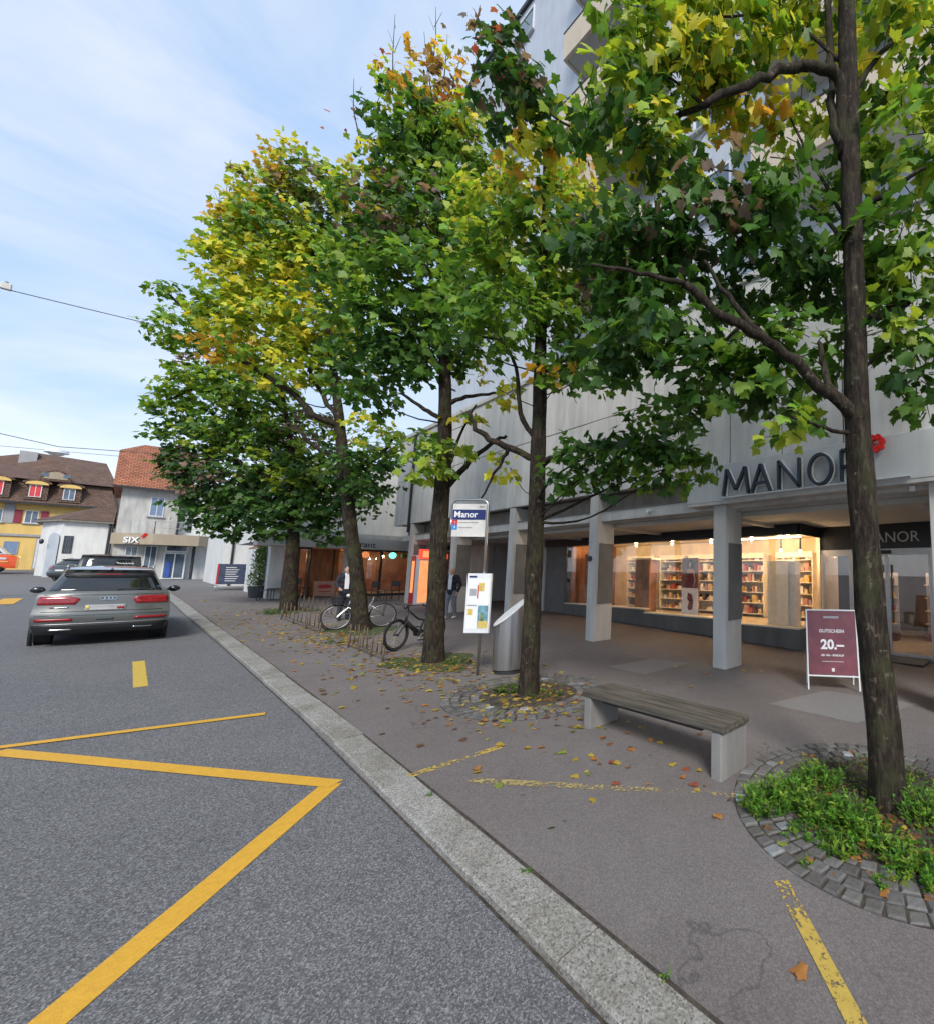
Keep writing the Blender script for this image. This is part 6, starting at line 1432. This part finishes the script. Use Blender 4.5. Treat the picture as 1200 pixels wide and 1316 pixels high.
# greenery seen through the passage
for px, lab in ((611, 'green bush seen through the passage'),):
    Yd = 42.0; c_ = onY(px, 735, Yd); bt = thing('background_bush', (c_[0], Yd, gz(Yd)), lab, 'bush'); P, D, N, S_, C_ = [], [], [], [], []
    for _ in range(1500): P.append(np.array([c_[0], Yd, gz(Yd)+2.2])+rng.normal(size=3)*[1.2, .8, .8]); D.append(rng.normal(size=3)); N.append(rng.normal(size=3)); S_.append(rng.uniform(.15, .3)); C_.append(np.array(PAL['lmg'[rng.integers(3)]])*1.2)
    leaves_mesh('foliage', np.array(P), np.array(D), np.array(N), np.array(S_), np.array(C_), LEAF_B, bt)['kind'] = 'stuff'; MB().tube([(c_[0], Yd, gz(Yd)), (c_[0], Yd, gz(Yd)+2)], [.12, .06], 8).build('stem', 'bark', bt)
# fallen leaves: the larger ones singly
LFC = {'yellow': (.55, .40, .07), 'orange': (.52, .23, .07), 'brown': (.27, .14, .07), 'red': (.36, .11, .06), 'pale green': (.26, .32, .07)}
lm = {}
for k, c in LFC.items():
    o = leaves_mesh('fallen_leaf', np.zeros((1, 3)), np.array([[0, 1., 0]]), np.array([[0, 0, 1.]]), np.ones(1), np.array([c]), LEAF_A, None)
    me = o.data; bpy.data.objects.remove(o)
    for v in me.vertices: v.co.z = abs(v.co.x)*.18+.10*math.sin(v.co.y*5+v.co.x*3)+.10
    lm[k] = me
def fall(x, y, kind, s=.085, where='on the pavement in front of the bench'):
    o = bpy.data.objects.new('fallen_leaf', lm[kind]); COL.objects.link(o); o.location = (x, y, gz(y)+KH+.004); sc = s*random.uniform(.75, 1.2)
    o.rotation_euler = (random.uniform(-.12, .12), random.uniform(-.12, .12), random.uniform(0, 6.28)); o.scale = (sc, sc, sc*.8)
    tag(o, '%s maple leaf fallen %s' % (kind, where), 'leaf', '%s fallen leaves %s' % (kind, where))
KN = list(LFC)
FL = [(808, 963, 'orange'), (838, 951, 'orange'), (673, 963, 'yellow'), (893, 1015, 'yellow'), (888, 1008, 'red'), (920, 1048, 'orange'), (950, 1035, 'orange'), (1036, 1255, 'orange'), (782, 982, 'red'), (760, 978, 'orange'), (1006, 983, 'yellow'), (1030, 972, 'yellow'), (1046, 974, 'orange'), (1098, 969, 'red'), (880, 1000, 'orange'), (866, 985, 'yellow'), (880, 988, 'red'), (637, 959, 'yellow'), (718, 968, 'pale green'), (985, 1068, 'brown'), (1003, 1083, 'pale green'), (960, 1040, 'orange'), (1060, 1092, 'pale green'), (1150, 1118, 'orange'), (1160, 1085, 'orange'), (1178, 1080, 'brown'), (1120, 1125, 'orange'), (1175, 1080, 'yellow'), (1115, 1022, 'yellow'), (1035, 1062, 'orange'), (1030, 1020, 'orange'), (1088, 1035, 'brown'), (1150, 1090, 'brown'), (1185, 1100, 'orange'), (1085, 1065, 'brown'), (870, 858, 'yellow'), (955, 862, 'yellow')]
for px, py, k in FL: q = pv(px, py); fall(q[0], q[1], k, .088, 'in the weedy near pit' if px > 955 and py > 1010 and py < 1200 else ('on the pavement beside the near faded line' if py > 1200 else ('on the pavement under the arcade' if py < 900 else 'on the pavement around the bench')))
def scat(n, cx, cy, sx, sy, kinds, where, s=.10):
    for _ in range(n):
        q = pv(cx, cy); x, y = q[0]+random.gauss(0, sx), q[1]+random.gauss(0, sy)
        if where.endswith('near pit') and math.hypot(x-b1[0], y-b1[1]) > 1.3: continue
        if x > xk(y)+KW+.05: fall(x, y, random.choice(kinds), s, where)
scat(28, 545, 855, .45, .7, ['orange', 'yellow', 'yellow', 'brown'], 'at the foot of the tree by the e-bike'); scat(20, 600, 862, .6, .7, ['yellow', 'yellow', 'orange'], 'around the bus stop pole'); scat(34, 430, 818, .5, 1.4, ['yellow', 'yellow', 'orange', 'brown'], 'along the low picket guards', .12)
scat(34, 690, 905, .55, .6, ['orange', 'yellow', 'brown', 'yellow'], 'in the pit of the slim tree'); scat(9, 790, 955, .9, .7, ['orange', 'yellow', 'red', 'yellow'], 'on the pavement near the bench', .08); scat(16, 480, 865, .8, 2.0, ['yellow', 'yellow', 'orange'], 'on the open pavement beside the kerb', .09); scat(20, 340, 800, .8, 2.5, ['yellow', 'yellow'], 'on the pavement left of the farthest tree', .11); scat(14, 830, 880, 1.5, 1.0, ['yellow', 'orange'], 'between the columns and the bench', .08); scat(14, 1110, 1075, .5, .4, ['brown', 'orange', 'orange'], 'in the weedy near pit', .11)
# the finer litter
P, D, N, S_, C_ = [], [], [], [], []
for (px, py, n, sx, sy) in ((430, 822, 420, .5, 1.6), (545, 856, 260, .5, .9), (690, 900, 260, .6, .7), (590, 865, 120, .7, 1.0), (345, 798, 260, .9, 3.0), (800, 950, 40, .8, .7), (480, 880, 50, .9, 2.0), (1120, 1060, 90, .35, .35), (320, 775, 140, 1.6, 3)):
    q = pv(px, py)
    for _ in range(n):
        x, y = q[0]+rng.normal()*sx, q[1]+rng.normal()*sy
        if x < xk(y)+KW+.05: continue
        P.append([x, y, gz(y)+KH+.012+rng.uniform(0, .01)]); D.append([rng.normal(), rng.normal(), rng.normal()*.12]); N.append([rng.normal()*.2, rng.normal()*.2, 1]); S_.append(rng.uniform(.035, .10)); C_.append(np.array(list(LFC.values())[[0, 0, 0, 1, 2, 2, 4][rng.integers(7)]])*rng.uniform(.6, 1.2))
o = leaves_mesh('leaf_litter', np.array(P), np.array(D), np.array(N), np.array(S_), np.array(C_), LEAF_B, None); tag(o, 'scattered small yellow and brown leaf litter along the tree strip', 'leaf litter', kind='stuff')
